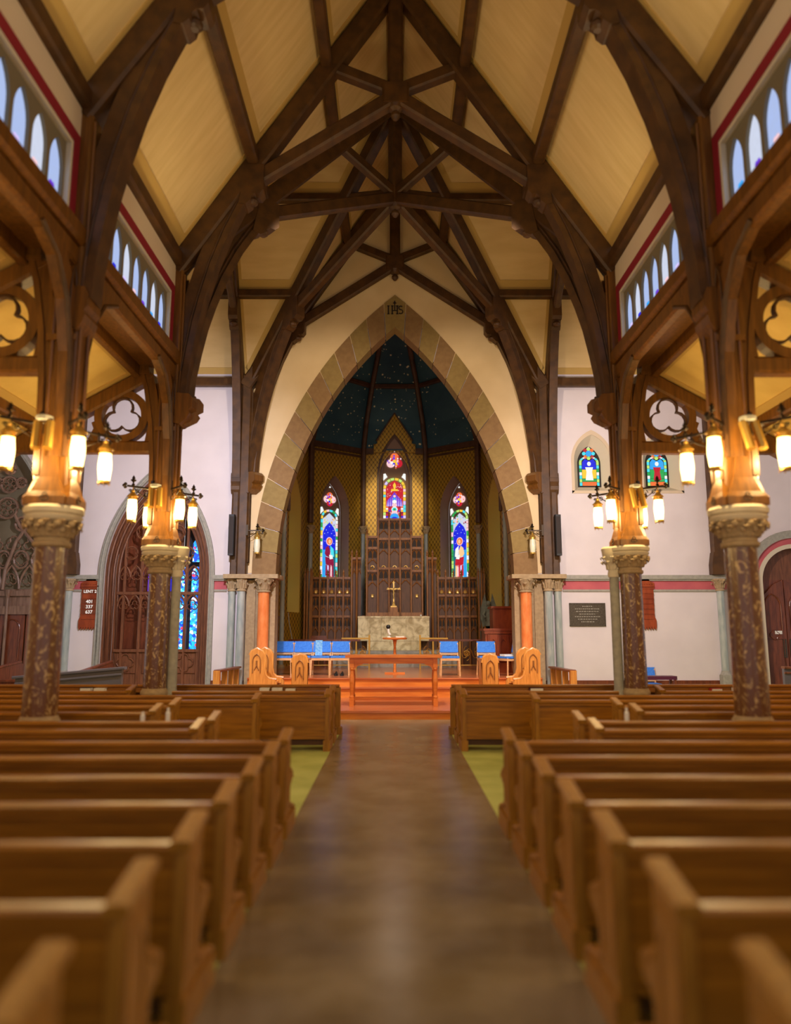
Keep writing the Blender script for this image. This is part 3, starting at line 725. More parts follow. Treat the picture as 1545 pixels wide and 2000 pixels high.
# spotlight heads clamped to the columns
for s, sd in ((-1, 'left'), (1, 'right')):
    for Y, wh in ((YF, 'far'), (YN, 'near')):
        t = thing('spotlight_head', f'pair of slim cylinder spotlights strapped to the {wh} {sd} column head', 'spotlight', (s*3.86, Y-.26, 3.98), 'cylinder spotlights')
        for dx in (-.06, .07):
            b = MB(); b.beam((dx, -.01, -.02), (dx+.03, -.1, -.34), .09, .09, .026); b.build('barrel', M['brass'], t)
        b = MB(); b.lathe((0, 0, 0), [(.07, -.02), (.09, 0), (.09, .04), (.05, .06)], 12); b.box(-.02, .02, 0, .14, 0, .03); b.build('clamp', M['grey'], t)

# ------------------------------------------------------------------ pews
ORD = ['first', 'second', 'third', 'fourth', 'fifth', 'sixth', 'seventh', 'eighth', 'ninth', 'tenth', 'eleventh', 'twelfth', 'thirteenth', 'fourteenth', 'fifteenth']
cache = {}
def part(key, name, mk, m, par, smooth=False):
    if key not in cache:
        b = MB(); mk(b); o = b.build(name, m, par, smooth); cache[key] = o.data
        return o
    o = bpy.data.objects.new(name, cache[key]); C.objects.link(o); o.parent = par; return o
ENDP = [(0, 0), (.50, 0), (.50, .17), (.46, .195), (.34, .215), (.31, .25), (.31, .34), (.34, .38), (.41, .39), (.435, .42), (.42, .46), (.36, .485), (.29, .51), (.265, .56), (.265, .82), (0, .765)]
def pew(s, k, x0, x1, y, label, notch=None, far_end=False):
    t = thing('church_pew', label, 'pew', (s*x0, y, 0), 'oak pews facing the chancel'); L = x1-x0
    def end_at(x, tagk):
        sx = s*x
        e = part(('end', s, tagk), 'end_panel', lambda b: b.prism([Vector((sx, a, z)) for a, z in ENDP], Vector((s*.055, 0, 0))), M['pewend'], t)
        part(('pl', s, tagk), 'plinth', lambda b: (b.box(sx-s*.022, sx+s*.077, -.012, .515, 0, .15), b.beam(Vector((sx+s*.0275, .515, .16)), Vector((sx+s*.0275, .25, .215)), .085, .03, .008)), M['pewend'], t)
        def cap(b): b.beam(Vector((sx+s*.0275, -.02, .775)), Vector((sx+s*.0275, .29, .838)), .095, .045, .012)
        part(('cap', s, tagk), 'end_cap', cap, M['pewend'], t)
        def mo(b):
            xx = sx-s*.006
            b.holes([(.03, .22), (.24, .22), (.24, .72), (.03, .70)], [ogive(.08, .55, .66, 4, c=.135, base=.26)], lambda a, z, d: Vector((xx+s*d, a, z)), 0, .008)
        part(('mo', s, tagk), 'tracery_panel', mo, M['pewend'], t)
        def arm(b): b.tube([Vector((sx+s*.0275, .30, .50)), Vector((sx+s*.0275, .36, .485)), Vector((sx+s*.0275, .425, .455)), Vector((sx+s*.0275, .44, .415))], .036, 8)
        part(('arm', s, tagk), 'arm_scroll', arm, M['pewend'], t, True)
    end_at(0, 0)
    if far_end: end_at(L-.06, round(L, 2))
    kk = (s, round(L, 2), bool(notch))
    part(('back',)+kk, 'back_panel', lambda b: b.box(s*.05, s*L, .02, .045, .17, .75), M['pew'], t)
    def rail(b):
        b.beam((s*.05, .028, .755), (s*L, .028, .755), .085, .05, .014); b.box(s*.05, s*L, .0, .065, .705, .73); b.box(s*.05, s*L, .008, .06, .165, .20)
    part(('rail',)+kk, 'top_rail', rail, M['pew'], t)
    def seat(b):
        segs = [(.05, L)] if not notch else [(.05, notch[0]-x0), (notch[1]-x0, L)]
        for a, c in segs: b.box(s*a, s*c, .05, .44, .40, .43)
    part(('seat', notch)+kk+(x0,), 'seat', seat, M['pew'], t)
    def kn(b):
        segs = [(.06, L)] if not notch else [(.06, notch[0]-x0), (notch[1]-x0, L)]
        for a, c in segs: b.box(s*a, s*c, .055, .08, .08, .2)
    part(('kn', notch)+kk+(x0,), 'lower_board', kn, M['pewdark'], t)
    return t
rows = []
for k in range(14):
    y = 1.92+.757*k
    x0 = .93
    if k in (7, 8): x0 = 1.88
    if k in (9, 10): x0 = 2.76
    if k == 11: x0 = 1.87
    if k in (12, 13): x0 = .96
    if k == 8: y = 7.88
    rows.append((k, y, x0))
for s, sd in ((-1, 'left'), (1, 'right')):
    for k, y, x0 in rows:
        base = f'oak pew {sd} of the aisle, {ORD[k]} row from the viewer'
        if k == 8: pew(s, k, x0, 7.6, y, base+', before the near column', (3.5, 4.1))
        elif k == 13:
            pew(s, k, x0, 3.45, y, base+', inside the far column', far_end=False)
            pew(s, k, 4.10, 7.9, y, base+', outside the far column')
        else: pew(s, k, x0, 7.6 if k < 13 else 9, y, base+(', end set back' if k in (7, 9, 10, 11) else ''))
    # panelled front in front of the first row of worshippers
    t = thing('pew_front', f'long oak pew front with a book ledge, {sd} of the aisle', 'pew front', (s*.94, 12.78, 0), 'pew fronts')
    b = MB(); b.box(0, s*6.9, 0, .03, .12, .76); b.build('front_panel', M['pew'], t)
    b = MB(); b.beam((0, .015, .785), (s*6.9, .015, .785), .09, .045, .012); b.build('top_rail', M['pew'], t)
    b = MB(); b.box(s*.06, s*6.9, -.16, 0, .69, .71); b.build('book_ledge', M['pew'], t)
    b = MB(); b.box(-s*.02, s*.06, -.03, .06, 0, .76); b.build('end_post', M['pewend'], t)
    b = MB(); b.box(-s*.05, s*.09, -.06, .09, 0, .12); b.build('foot', M['pewend'], t)
# hymn books and bottles on the pews
def book(x, y, z, w, d, h, m, label, rz=0, cover=None):
    t = thing('hymn_book', label, 'book', (x, y, z), 'books left on the pews', rz)
    b = MB(); b.box(-w/2+.004, w/2-.004, -d/2+.004, d/2-.004, .004, h-.004); b.build('pages', M['white'], t)
    b = MB(); b.box(-w/2, w/2, -d/2, d/2, 0, .004); b.box(-w/2, w/2, -d/2, d/2, h-.004, h); b.box(-w/2, -w/2+.004, -d/2, d/2, 0, h); b.build('cover', m, t)
book(-2.18, 12.70, .71, .16, .11, .05, M['white'], 'white booklet lying on the left pew front, leftmost of three', .05)
book(-1.97, 12.70, .71, .17, .11, .05, M['white'], 'white booklet lying on the left pew front, middle of three')
book(-1.75, 12.70, .71, .16, .11, .035, M['white'], 'thin white booklet lying on the left pew front, rightmost of three', .04)
book(-5.15, 12.70, .71, .18, .12, .055, M['black'], 'black covered book on the left pew front, beyond the column')
book(-4.92, 12.70, .71, .18, .12, .045, M['white'], 'white leaflet stack on the left pew front, beyond the column')
book(2.35, 12.70, .71, .22, .12, .05, M['purple'], 'dark book lying on the right pew front near the wooden rail')
book(5.35, 12.70, .71, .18, .12, .04, M['red'], 'red book on the right pew front behind the far column')
book(5.72, 12.70, .71, .16, .12, .05, M['white'], 'white booklet on the right pew front close to the near column')
def bottle(x, y, z, label, h=.13):
    t = thing('sanitizer_bottle', label, 'bottle', (x, y, z), 'small white bottles on the pews')
    b = MB(); b.lathe((0, 0, 0), [(.022, 0), (.024, .01), (.024, h*.65), (.012, h*.75), (.012, h*.8)], 12); b.build('body', M['white'], t, True)
    b = MB(); b.lathe((0, 0, 0), [(.014, h*.8), (.014, h), (.004, h+.004)], 10); b.build('cap', M['white'], t, True)
bottle(-2.36, 7.908, .78, 'small white bottle on the ninth pew rail, left, nearer the aisle')
bottle(-2.62, 7.908, .78, 'small pinkish white bottle on the ninth pew rail, left, farther from the aisle', .09)
bottle(2.38, 7.908, .78, 'small white bottle standing on the ninth pew rail, right of the aisle')

# transept pews turned towards the crossing, at far left
for i, (x, y, lab) in enumerate([(-6.3, 14.2, 'dark sideways pew end beside the hymn board on the left'), (-8.2, 14.0, 'dark sideways pew at the left edge, behind the near column'),]):
    t = thing('transept_pew', lab, 'pew', (x, y, 0), 'sideways pews in the left transept')
    b = MB(); b.prism([Vector((0, a, z)) for a, z in [(0, 0), (2.6, 0), (2.6, .98), (2.5, 1.02), (0, .80)]], Vector((.06, 0, 0))); b.build('side_panel', M['door'], t)
    b = MB(); b.box(-1.6, 0, .0, .05, .15, .76); b.box(-1.6, 0, -.02, .07, .76, .80); b.build('back_panel', M['door'], t)
    b = MB(); b.beam((.03, -.02, .81), (.03, 2.52, 1.03), .09, .045, .01); b.build('top_rail', M['door'], t)
t = thing('slanted_rail', 'grey-brown slanting bench rail behind the far left column', 'bench', (-5.9, 13.6, 0))
b = MB(); b.prism([Vector((a, 0, z)) for a, z in [(-.9, 0), (1.0, 0), (1.0, 1.02), (-.9, .86)]], Vector((0, .08, 0))); b.build('back_panel', M['console'], t)
b = MB(); b.beam((-.95, .04, .87), (1.05, .04, 1.04), .14, .05, .01); b.beam((-.9, .0, .76), (1.0, .0, .93), .04, .04, .01); b.build('top_rail', M['console'], t)
t = thing('grey_panel_bench', 'long grey-brown slanting bench rail at the far right edge', 'bench', (8.2, 14.6, 0))
b = MB(); b.prism([Vector((a, 0, z)) for a, z in [(-.7, 0), (3.0, 0), (3.0, .80), (-.7, .98)]], Vector((0, .08, 0))); b.build('back_panel', M['console'], t)
b = MB(); b.beam((-.7, .04, 1.0), (3.0, .04, .82), .14, .05, .01); b.beam((-.7, .0, .9), (3.0, .0, .72), .04, .04, .01); b.build('top_rail', M['screen'], t)

# ------------------------------------------------------------------ low rails, choir stalls, desks
for s, sd in ((-1, 'left'), (1, 'right')):
    t = thing('ramp_rail', f'low oak rail on square posts running to the wall, {sd} of the platform', 'rail', (s*3.75, 16.2, 0), 'low oak rails')
    b = MB(); b.box(s*.05-.07, s*.05+.07, -.07, .07, 0, .86, .01); b.build('end_post', M['oak'], t)
    for yy in (.6, 1.15, 1.6):
        b = MB(); b.box(s*(.05-yy*.05)-.06, s*(.05-yy*.05)+.06, yy-.04, yy+.04, 0, .82); b.build('post', M['oak'], t)
    b = MB(); b.beam((s*.05, 0, .85), (-s*.05, 1.7, .85), .15, .05, .01); b.build('rail', M['door'], t)
    # choir stall, end panel faces the viewer
    for yy, wh, dx in ((16.7, 'front', 0), (17.35, 'rear', .06)):
        t = thing('choir_stall', f'golden oak choir stall end with rounded head, {wh} of two on the {sd}', 'choir stall', (s*(2.90-dx), yy, .17), 'choir stalls')
        pr = [(-.31, 0), (.31, 0), (.30, .40), (.26, .47), (.12, .48), (.03, .58), (.01, .75), (.01, 1.02), (-.04, 1.09), (-.15, 1.14), (-.26, 1.09), (-.31, 1.02)]
        b = MB(); b.prism([Vector((-s*a, 0, z)) for a, z in pr], Vector((0, .07, 0))); b.build('end_panel', M['oak'], t)
        b = MB(); b.tube([Vector((-s*a, .035, z)) for a, z in [(-.31, 1.0), (-.27, 1.08), (-.15, 1.145), (-.03, 1.08), (.02, 1.0), (.02, .7), (.05, .56), (.13, .49), (.29, .47)]], .035, 8); b.build('edge_roll', M['oak'], t, True)
        P = lambda a, z, d=0: Vector((-s*a, -.012-d, z))
        b = MB(); b.tube([P(-.15+a, z) for a, z in ogive(.085, .88, 1.02, 5, base=.62)], .012, 5); b.tube([P(-.15, .88), P(-.15, .76)], .02, 5); b.tube([P(-.15, .78), P(-.20, .68)], .012, 5); b.tube([P(-.15, .78), P(-.10, .68)], .012, 5)
        b.build('tracery', M['walnut'], t)
        b = MB(); b.tube([P(a, z) for a, z in [(-.24, .05), (-.24, .36), (.24, .36), (.24, .05)]], .009, 5, True); b.build('lower_moulding', M['oak'], t)
        if wh == 'front':
            b = MB(); b.box(-s*-.31, -s*-.25, .07, .65, .1, .95); b.build('stall_back', M['oak'], t)
            b = MB(); b.box(-s*-.25, -s*.25, .07, .65, .36, .40); b.build('seat', M['oak'], t)
    t = thing('prayer_desk', f'narrow golden oak prayer desk end, {sd} of the communion table', 'desk', (s*2.05, 16.3, .17), 'prayer desks')
    pr = [(-.16, 0), (.16, 0), (.17, .85), (.13, .98), (0, 1.03), (-.13, .98), (-.17, .85)]
    b = MB(); b.prism([Vector((a, 0, z)) for a, z in pr], Vector((0, .07, 0))); b.build('end_panel', M['oak'], t)
    b = MB(); b.tube([Vector((a, .035, z)) for a, z in [(-.165, .1), (-.17, .85), (-.13, .98), (0, 1.03), (.13, .98), (.17, .85), (.165, .1)]], .03, 8); b.build('edge_roll', M['oak'], t, True)
    P = lambda a, z, d=0: Vector((a, -.012-d, z))
    b = MB(); b.tube([P(a, z) for a, z in ogive(.085, .76, .90, 5, base=.5)], .012, 5); b.tube([P(0, .76), P(0, .64)], .02, 5); b.tube([P(0, .66), P(-.05, .55)], .012, 5); b.tube([P(0, .66), P(.05, .55)], .012, 5)
    b.build('tracery', M['walnut'], t)
    b = MB(); b.box(-.14, .14, .07, 1.0, .88, .92); b.box(-.14, -.11, .07, 1.0, 0, .88); b.build('desk_board', M['oak'], t)

# ------------------------------------------------------------------ communion table, small table and their things
t = thing('communion_table', 'long cherry-brown communion table with turned legs at the middle of the platform', 'table', (-.03, 15.9, .17))
b = MB(); b.box(-1.0, 1.0, -.35, .35, .98, 1.03, 0); b.build('table_top', M['table'], t)
b = MB(); b.box(-.9, .9, -.29, -.26, .86, .98); b.box(-.9, .9, .26, .29, .86, .98); b.box(-.9, -.87, -.26, .26, .86, .98); b.box(.87, .9, -.26, .26, .86, .98); b.build('apron', M['table'], t)
for sx in (-1, 1):
    for sy in (-1, 1):
        b = MB(); b.box(sx*.86-.045, sx*.86+.045, sy*.26-.045, sy*.26+.045, 0, .16); b.lathe((sx*.86, sy*.26, 0), [(.045, .16), (.05, .19), (.035, .22), (.045, .4), (.05, .5), (.035, .72), (.05, .75), (.045, .78)], 14)
        b.box(sx*.86-.045, sx*.86+.045, sy*.26-.045, sy*.26+.045, .78, .98); b.build('leg', M['table'], t)
    b = MB(); b.prism([Vector((sx*a, -.28, z)) for a, z in [(.82, .86), (.82, .72), (.76, .80), (.62, .86)]], Vector((0, .03, 0))); b.build('bracket', M['table'], t)
b = MB(); b.box(-.82, .82, -.03, .03, .10, .17); b.build('stretcher', M['table'], t)
t = thing('pedestal_table', 'small round pedestal table with turned stem in front of the altar', 'table', (0.0, 19.5, .60))
b = MB(); b.lathe((0, 0, 0), [(.29, .88), (.32, .895), (.32, .915), (.29, .93)], 28); b.build('table_top', M['table'], t, True)
b = MB(); b.lathe((0, 0, 0), [(.05, .04), (.035, .12), (.04, .5), (.03, .7), (.05, .86), (.1, .88)], 12); b.build('stem', M['table'], t, True)
b = MB(); b.box(-.26, .26, -.05, .05, 0, .05); b.box(-.05, .05, -.26, .26, 0, .05); b.build('foot', M['table'], t)
t = thing('candle_stand', 'white curved desk ornament with a dark round head on the pedestal table', 'ornament', (-.15, 19.45, 1.53))
b = MB(); b.lathe((0, 0, 0), [(.06, 0), (.05, .015), (.02, .03)], 12); b.tube([(0, 0, .02), (.03, 0, .07), (-.01, 0, .13), (-.02, 0, .22)], [.025, .03, .028, .03], 8); b.build('body', M['white'], t, True)
b = MB(); b.ball((-.02, 0, .27), .055, 1, 1, 1.1); b.build('head', M['black'], t, True)
book(.12, 19.45, 1.53, .22, .16, .03, M['white'], 'white open booklet lying on the pedestal table', .2)
book(.16, 19.62, 1.53, .24, .14, .02, M['red'], 'red covered booklet at the back of the pedestal table')

# ------------------------------------------------------------------ blue chairs
def chair(loc, rz, label, proto_=[None]):
    if proto_[0] is None:
        t = thing('blue_chair', label, 'chair', loc, 'blue upholstered chairs', rz); proto_[0] = t
        b = MB(); b.box(-.23, .23, -.22, .22, .43, .475, .015); b.build('seat', M['blue'], t)
        b = MB(); b.beam((0, .215, .56), (0, .265, .83), .47, .045, .012, up=Vector((0, 1, 0))); b.build('backrest', M['blue'], t)
        for sx in (-1, 1):
            b = MB(); b.beam((sx*.22, -.20, .43), (sx*.235, -.22, 0), .035, .035, .006, up=Vector((0, 1, 0))); b.build('leg', M['frame'], t)
            b = MB(); b.beam((sx*.22, .25, .80), (sx*.22, .20, .42), .035, .03, .006, up=Vector((0, 1, 0))); b.beam((sx*.22, .20, .43), (sx*.235, .27, 0), .035, .035, .006, up=Vector((0, 1, 0))); b.build('leg', M['frame'], t)
            b = MB(); b.beam((sx*.225, -.20, .39), (sx*.225, .2, .39), .03, .05, .006); b.build('side_rail', M['frame'], t)
        b = MB(); b.box(-.22, .22, -.215, -.19, .37, .43); b.box(-.22, .22, .215, .245, .50, .56); b.build('front_rail', M['frame'], t)
        return t
    return dup(proto_[0], loc, rz, label)
cl = ['leftmost blue chair in the left row, close to the orange column', 'second blue chair from the left in the left row', 'blue chair with a pale patterned cloth over its back, third in the left row', 'blue chair at the right end of the left row, shoes under it']
for i, x in enumerate((-2.82, -2.34, -1.86, -1.38)):
    chair((x, 19.1-.03*(i == 2), .6), 0, cl[i])
chair((1.37, 18.9, .6), 0, 'blue chair nearest the communion table on the right')
chair((2.32, 18.9, .6), .03, 'blue chair behind the right prayer desk')
chair((2.85, 18.75, .6), -1.15, 'blue chair turned sideways with papers on its seat')
chair((6.02, YW-.32, .0), 0, 'lone blue chair against the right transept wall behind the column')
t = thing('patterned_cloth', 'pale blue patterned cloth hanging over a chair back', 'cloth', (-1.86, 19.07, .6))
b = MB(); b.beam((-.08, .18, .48), (-.08, .235, .85), .18, .012, .003, up=Vector((0, 1, 0))); b.box(-.17, .01, .228, .30, .85, .862); b.box(-.17, .01, .292, .302, .6, .86); b.build('drape', M['cloth'], t)
book(2.79, 18.73, 1.078, .3, .22, .05, M['white'], 'stack of white papers on the sideways blue chair', .4)
t = thing('piano_bench', 'maroon padded bench beside the lone blue chair at the right wall', 'bench', (6.0, YW-.9, 0))
b = MB(); b.box(-.4, .42, -.18, .18, .60, .68, .03); b.build('cushion', M['purple'], t)
for sx in (-.35, .37):
    for sy in (-.14, .14):
        b = MB(); b.box(sx-.025, sx+.025, sy-.025, sy+.025, 0, .6); b.build('leg', M['door'], t)
for i, x in enumerate((-1.46, -1.31)):
    t = thing('black_shoe', ('left' if i == 0 else 'right')+' one of the black shoes under the end chair', 'shoe', (x, 18.86, .6), 'pair of black shoes')
    b = MB(); rings = []
    for yy, w, h in ((-.14, .02, .03), (-.12, .042, .05), (-.04, .048, .065), (.03, .036, .08), (.10, .038, .09), (.13, .03, .085)):
        rings.append([Vector((w*math.cos(a*PI/5), yy, .012+max(0, h*math.sin(a*PI/5)))) for a in range(6)]+[Vector((-w*.9, yy, .0)), Vector((w*.9, yy, 0))])
    b.grid(rings); b.build('upper', M['black'], t, True)
    b = MB(); b.box(-.04, .04, -.13, .13, 0, .012); b.build('sole', M['keys'], t)

# ------------------------------------------------------------------ hymn boards, plaque
def words_mesh(txt, size, m, par, loc, name='lettering'):
    cu = bpy.data.curves.new(name, 'FONT'); cu.body = txt; cu.size = size; cu.align_x = 'CENTER'; cu.extrude = .004; cu.offset = size*.02
    o = bpy.data.objects.new(name, cu); C.objects.link(o)
    bpy.context.view_layer.update()
    me = bpy.data.meshes.new_from_object(o); bpy.data.objects.remove(o)
    me.materials.append(m); p = bpy.data.objects.new(name, me); C.objects.link(p); p.parent = par; p.location = loc; p.rotation_euler = (PI/2, 0, 0); return p
for s, x, lab in ((-1, -7.44, 'carved wooden hymn board showing LENT 2, 401, 337, 637 on the left wall'), (1, 6.12, 'carved wooden hymn board with empty slats, half hidden by the far right column')):
    t = thing('hymn_board', lab, 'hymn board', (x, YW-.06, 0))
    hw = .21
    prof = [(-hw-.04, 1.80), (-hw-.04, 1.95), (-hw, 2.05), (-hw, 2.70), (-hw-.03, 2.75), (-hw-.03, 2.86), (-.14, 2.90), (-.08, 2.99), (0, 3.04), (.08, 2.99), (.14, 2.90), (hw+.03, 2.86), (hw+.03, 2.75), (hw, 2.70), (hw, 2.05), (hw+.04, 1.95), (hw+.04, 1.80)]
    scal = []
    n = 8
    for i in range(n):
        c0 = hw+.04-(2*hw+.08)*(i)/n; w = (2*hw+.08)/n; scal += [(c0-w*.15, 1.76), (c0-w*.5, 1.72), (c0-w*.85, 1.76), (c0-w, 1.80)]
    b = MB(); b.prism([Vector((a, 0, z)) for a, z in prof+scal[:-1]], Vector((0, .04, 0))); b.build('board', M['organ'], t)
    for i in range(6):
        z = 2.66-.125*i
        b = MB(); b.box(-hw+.03, hw-.03, -.018, 0, z-.055, z+.045); b.build('slat', M['door'] if s < 0 and i in (0, 2, 3, 4) else M['organ'], t)
        b = MB(); b.box(-hw, hw, -.025, 0, z+.048, z+.062); b.build('slat_ledge', M['organ'], t)
    b = MB(); b.box(-hw-.02, hw+.02, -.03, 0, 2.76, 2.79)
    for i in range(7): b.ball((-.18+.06*i, -.01, 2.83), .014, seg=6)
    b.build('beading', M['organ'], t)
    if s < 0:
        for i, tx in ((0, 'LENT 2'), (2, '401'), (3, '337'), (4, '637')):
            words_mesh(tx, .115 if i else .10, M['ivory'], t, (0, -.02, 2.66-.125*i-.045))
t = thing('memorial_plaque', 'dark bronze memorial plaque on the white wall right of the arch', 'plaque', (4.70, YW-.03, 0))
b = MB(); b.box(-.44, .44, 0, .028, 1.81, 2.37); b.build('plate', M['bronze'], t)
b = MB()
for z0, z1 in ((1.81, 1.83), (2.35, 2.37)): b.box(-.44, .44, -.012, 0, z0, z1)
for x0, x1 in ((-.44, -.42), (.42, .44)): b.box(x0, x1, -.012, 0, 1.81, 2.37)
b.build('rim', M['bronze'], t)
b = MB()
for i in range(7):
    w = [.12, .30, .28, .20, .31, .24, .16][i]; z = 2.28-.062*i; x = -w
    while x < w: l = random.uniform(.02, .06); b.box(x, min(x+l, w), -.005, 0, z, z+.018); x += l+.018
o = b.build('worn_lettering', M['grey'], t); o['kind'] = 'stuff'

# ------------------------------------------------------------------ stained glass
def pane(F, pts, d, m, par, th=.012):
    b = MB(); b.prism([F(a, z, d) for a, z in pts], F.n*th); return b.build('pane', m, par)
def ell(c, rx, rz_, n=12): return [(c[0]+rx*math.cos(2*PI*i/n), c[1]+rz_*math.sin(2*PI*i/n)) for i in range(n)]
def border(F, hw, z0, z1, zt, d, par, pal, w=.085, st=.17, seed=1):
    """coloured border quarries up both sides and over the pointed head"""
    rnd = random.Random(seed); z = z0
    while z < z1-.01:
        h = min(st*rnd.uniform(.7, 1.2), z1-z)
        for s in (-1, 1): pane(F, [(s*hw, z+.008), (s*(hw-w), z+.008), (s*(hw-w), z+h-.008), (s*hw, z+h-.008)], d, GL[rnd.choice(pal)], par)
        z += h
    n = 4
    for s in (-1, 1):
        for i in range(n):
            t0, t1 = i/n+.02, (i+1)/n-.02
            q = lambda t, h: (s*(hw-h)*math.cos(t*PI/2)**.9, z1+(zt-h-z1)*math.sin(t*PI/2))
            pane(F, [q(t0, 0), q(t1, 0), q(t1, w), q(t0, w)], d, GL[rnd.choice(pal)], par)
def saint(F, z0, z1, hw, d, par, mirror, robe, cloak, low):
    """robed standing figure in a blue niche, built from single quarries"""
    s = -1 if mirror else 1; H = z1-z0; X = lambda a: s*a*hw*(1.18 if abs(a) < .5 else 1.0); Zz = lambda t: z0+t*H
    top = .97
    pane(F, [(X(-.70), Zz(.52)), (X(.70), Zz(.52)), (X(.72), Zz(.80)), (X(.4), Zz(.89)), (0, Zz(top)), (X(-.4), Zz(.89)), (X(-.72), Zz(.80))], d, GL['blue'], par)
    for k in range(9):
        a = (-.55, -.3, .0, .35, .55, -.5, .5, -.15, .2)[k]; t = (.78, .84, .90, .84, .76, .66, .63, .80, .79)[k]; pane(F, ell((X(a), Zz(t)), .018, .018, 6), d+.013, GL['pale'], par, .004)
    pane(F, [(X(-.72), z0), (X(-.25), z0), (X(-.30), Zz(.52)), (X(-.72), Zz(.52))], d, GL['sky'], par)
    pane(F, [(X(.30), z0), (X(.72), z0), (X(.72), Zz(.52)), (X(.25), Zz(.52))], d, GL['teal'], par)
    pane(F, ell((0, Zz(.66)), hw*.36, hw*.40, 14), d+.012, GL['pinkw'], par, .006)
    pane(F, ell((0, Zz(.66)), hw*.29, hw*.32, 14), d+.019, GL['orange'], par, .005)
    pane(F, ell((X(.02), Zz(.655)), hw*.14, hw*.21, 10), d+.026, GL['flesh'], par, .005)
    pane(F, [(X(-.42), Zz(.46)), (X(-.34), Zz(.55)), (X(-.10), Zz(.59)), (X(.10), Zz(.50)), (X(.02), Zz(.40)), (X(-.30), Zz(.42))], d+.014, GL[cloak], par)
    pane(F, [(X(.10), Zz(.59)), (X(.40), Zz(.54)), (X(.46), Zz(.42)), (X(.24), Zz(.40)), (X(.12), Zz(.50))], d+.014, GL[low], par)
    pane(F, [(X(-.02), Zz(.44)), (X(.30), Zz(.44)), (X(.34), Zz(.38)), (X(.05), Zz(.37))], d+.02, GL['white'], par)
    pane(F, [(X(-.38), Zz(.41)), (X(.40), Zz(.38)), (X(.46), Zz(.28)), (X(.1), Zz(.24)), (X(-.32), Zz(.29))], d+.014, GL[robe], par)
    for i in range(5):
        x0 = -.32+.15*i; pane(F, [(X(x0), Zz(.28)), (X(x0+.13), Zz(.27)), (X(x0+.16), Zz(.08)), (X(x0-.02), Zz(.08))], d+.014, GL[[robe, 'lilac', robe, 'pinkw', cloak][i]], par)
    for i in range(6):
        x0 = -.70+.24*i; pane(F, [(X(x0), z0), (X(x0+.21), z0), (X(x0+.18), Zz(.06+.05*(i % 2))), (X(x0+.03), Zz(.08))], d+.022, GL[['yellow', 'cyan', 'sky', 'orange', 'lime', 'pinkw'][i]], par)
def head_tracery(F, hw, zq, rq, zs, zapex, d, par, lobes, zt):
    rq *= 1.12; rn = random.Random(int(zq*100))
    pal = ['pinkw', 'orange', 'purple', 'red', 'white', 'blue', 'yellow']
    for i in range(lobes):
        A = math.radians(90+360*i/lobes); c = (rq*.5*math.cos(A), zq+rq*.5*math.sin(A)); pane(F, ell(c, rq*.5, rq*.5, 12), d+.002*i, GL[['orange', 'pinkw', 'red', 'pinkw'][i % 4]], par)
    for i in range(7):
        A = 2*PI*i/7; c = (rq*.36*math.cos(A), zq+rq*.36*math.sin(A)); pane(F, ell(c, rq*.15, rq*.2, 6), d+.018, GL[pal[i]], par, .006)
    for i in range(16):
        A = rn.uniform(0, 6.28); q = rn.uniform(.45, .82)*rq; pane(F, ell((q*math.cos(A), zq+q*math.sin(A)), rq*.09, rq*.12, 5), d+.024, GL[rn.choice(pal)], par, .004)
    pane(F, ell((0, zq), rq*.2, rq*.2, 8), d+.02, GL['yellow'], par, .006)
    for s in (-1, 1):
        pane(F, [(s*hw*.98, zs+.24), (s*hw*.80, zs+.26), (s*hw*.62, zs+.12), (s*hw*.80, zs+.06), (s*hw*.98, zs-.02)], d, GL['white'], par)
    pane(F, ell((0, zapex), .05, .04, 8), d, GL['white'], par)

def lancet_window(name, F, ow, osp, oap, z0, gw, kind, depth=.36, reveal=None):
    """recessed window: reveal, mullion plate, panes"""
    w = struct(name)
    op = ogive(ow, osp, oap, 8, base=z0); ip = ogive(gw+.10, osp, oap-.22, 8, base=z0)
    b = MB(); b.grid([[F(a, z, -.0) for a, z in op], [F(a, z, -depth) for a, z in ip]], close=False, cap=False)
    b.grid([[F(a*1.03, z+.01, .02) for a, z in op], [F(a, z, -.0) for a, z in op]], close=False, cap=False)
    b.build('splayed_reveal', reveal or M['soffit'], w)
    b = MB(); b.prism([F(a, z, -depth-.03) for a, z in ip], F.n*.02); b.build('mullion_plate', M['soffit'], w)
    b = MB(); b.tube([F(a, z, -depth+.01) for a, z in ogive(gw+.04, osp, oap-.30, 8, base=z0)], .03, 6); b.build('frame_moulding', M['soffit'], w, True)
    return w
# apse geometry
Bp = (1.2, 27.3); Cp = (3.05, 25.9); Dp = (3.55, 23.2)
ZB = 8.42
facets = {}
for s in (-1, 1):
    c = Vector((s*Cp[0], Cp[1], 0)); bb = Vector((s*Bp[0], Bp[1], 0)); dd = Vector((s*Dp[0], Dp[1], 0))
    u = (bb-c).normalized(); n = Vector((-u.y, u.x, 0));
    if n.y > 0: n = -n
    facets[('mid', s)] = (Fr(c, u, n), (bb-c).length)
    u = (c-dd).normalized(); n = Vector((-u.y, u.x, 0))
    if n.x*s > 0: n = -n
    facets[('side', s)] = (Fr(dd, u, n), (c-dd).length)
    facets[('str', s)] = (Fr((s*Dp[0], YW+.45, 0), (0, 1, 0), (-s, 0, 0)), Dp[1]-YW-.45)
facets[('ctr', 0)] = (Fr((-Bp[0], Bp[1], 0), (1, 0, 0), (0, -1, 0)), 2*Bp[0])
wb = struct('wall_apse')
def facetplate(key, hole):
    F, L = facets[key]; b = MB(); b.holes([(0, 0), (L, 0), (L, ZB+.05), (0, ZB+.05)], [hole] if hole else [], F, 0, -.06)
    b.build('gold_diapered_wall', M['goldwall'], wb)
cm = 1.10
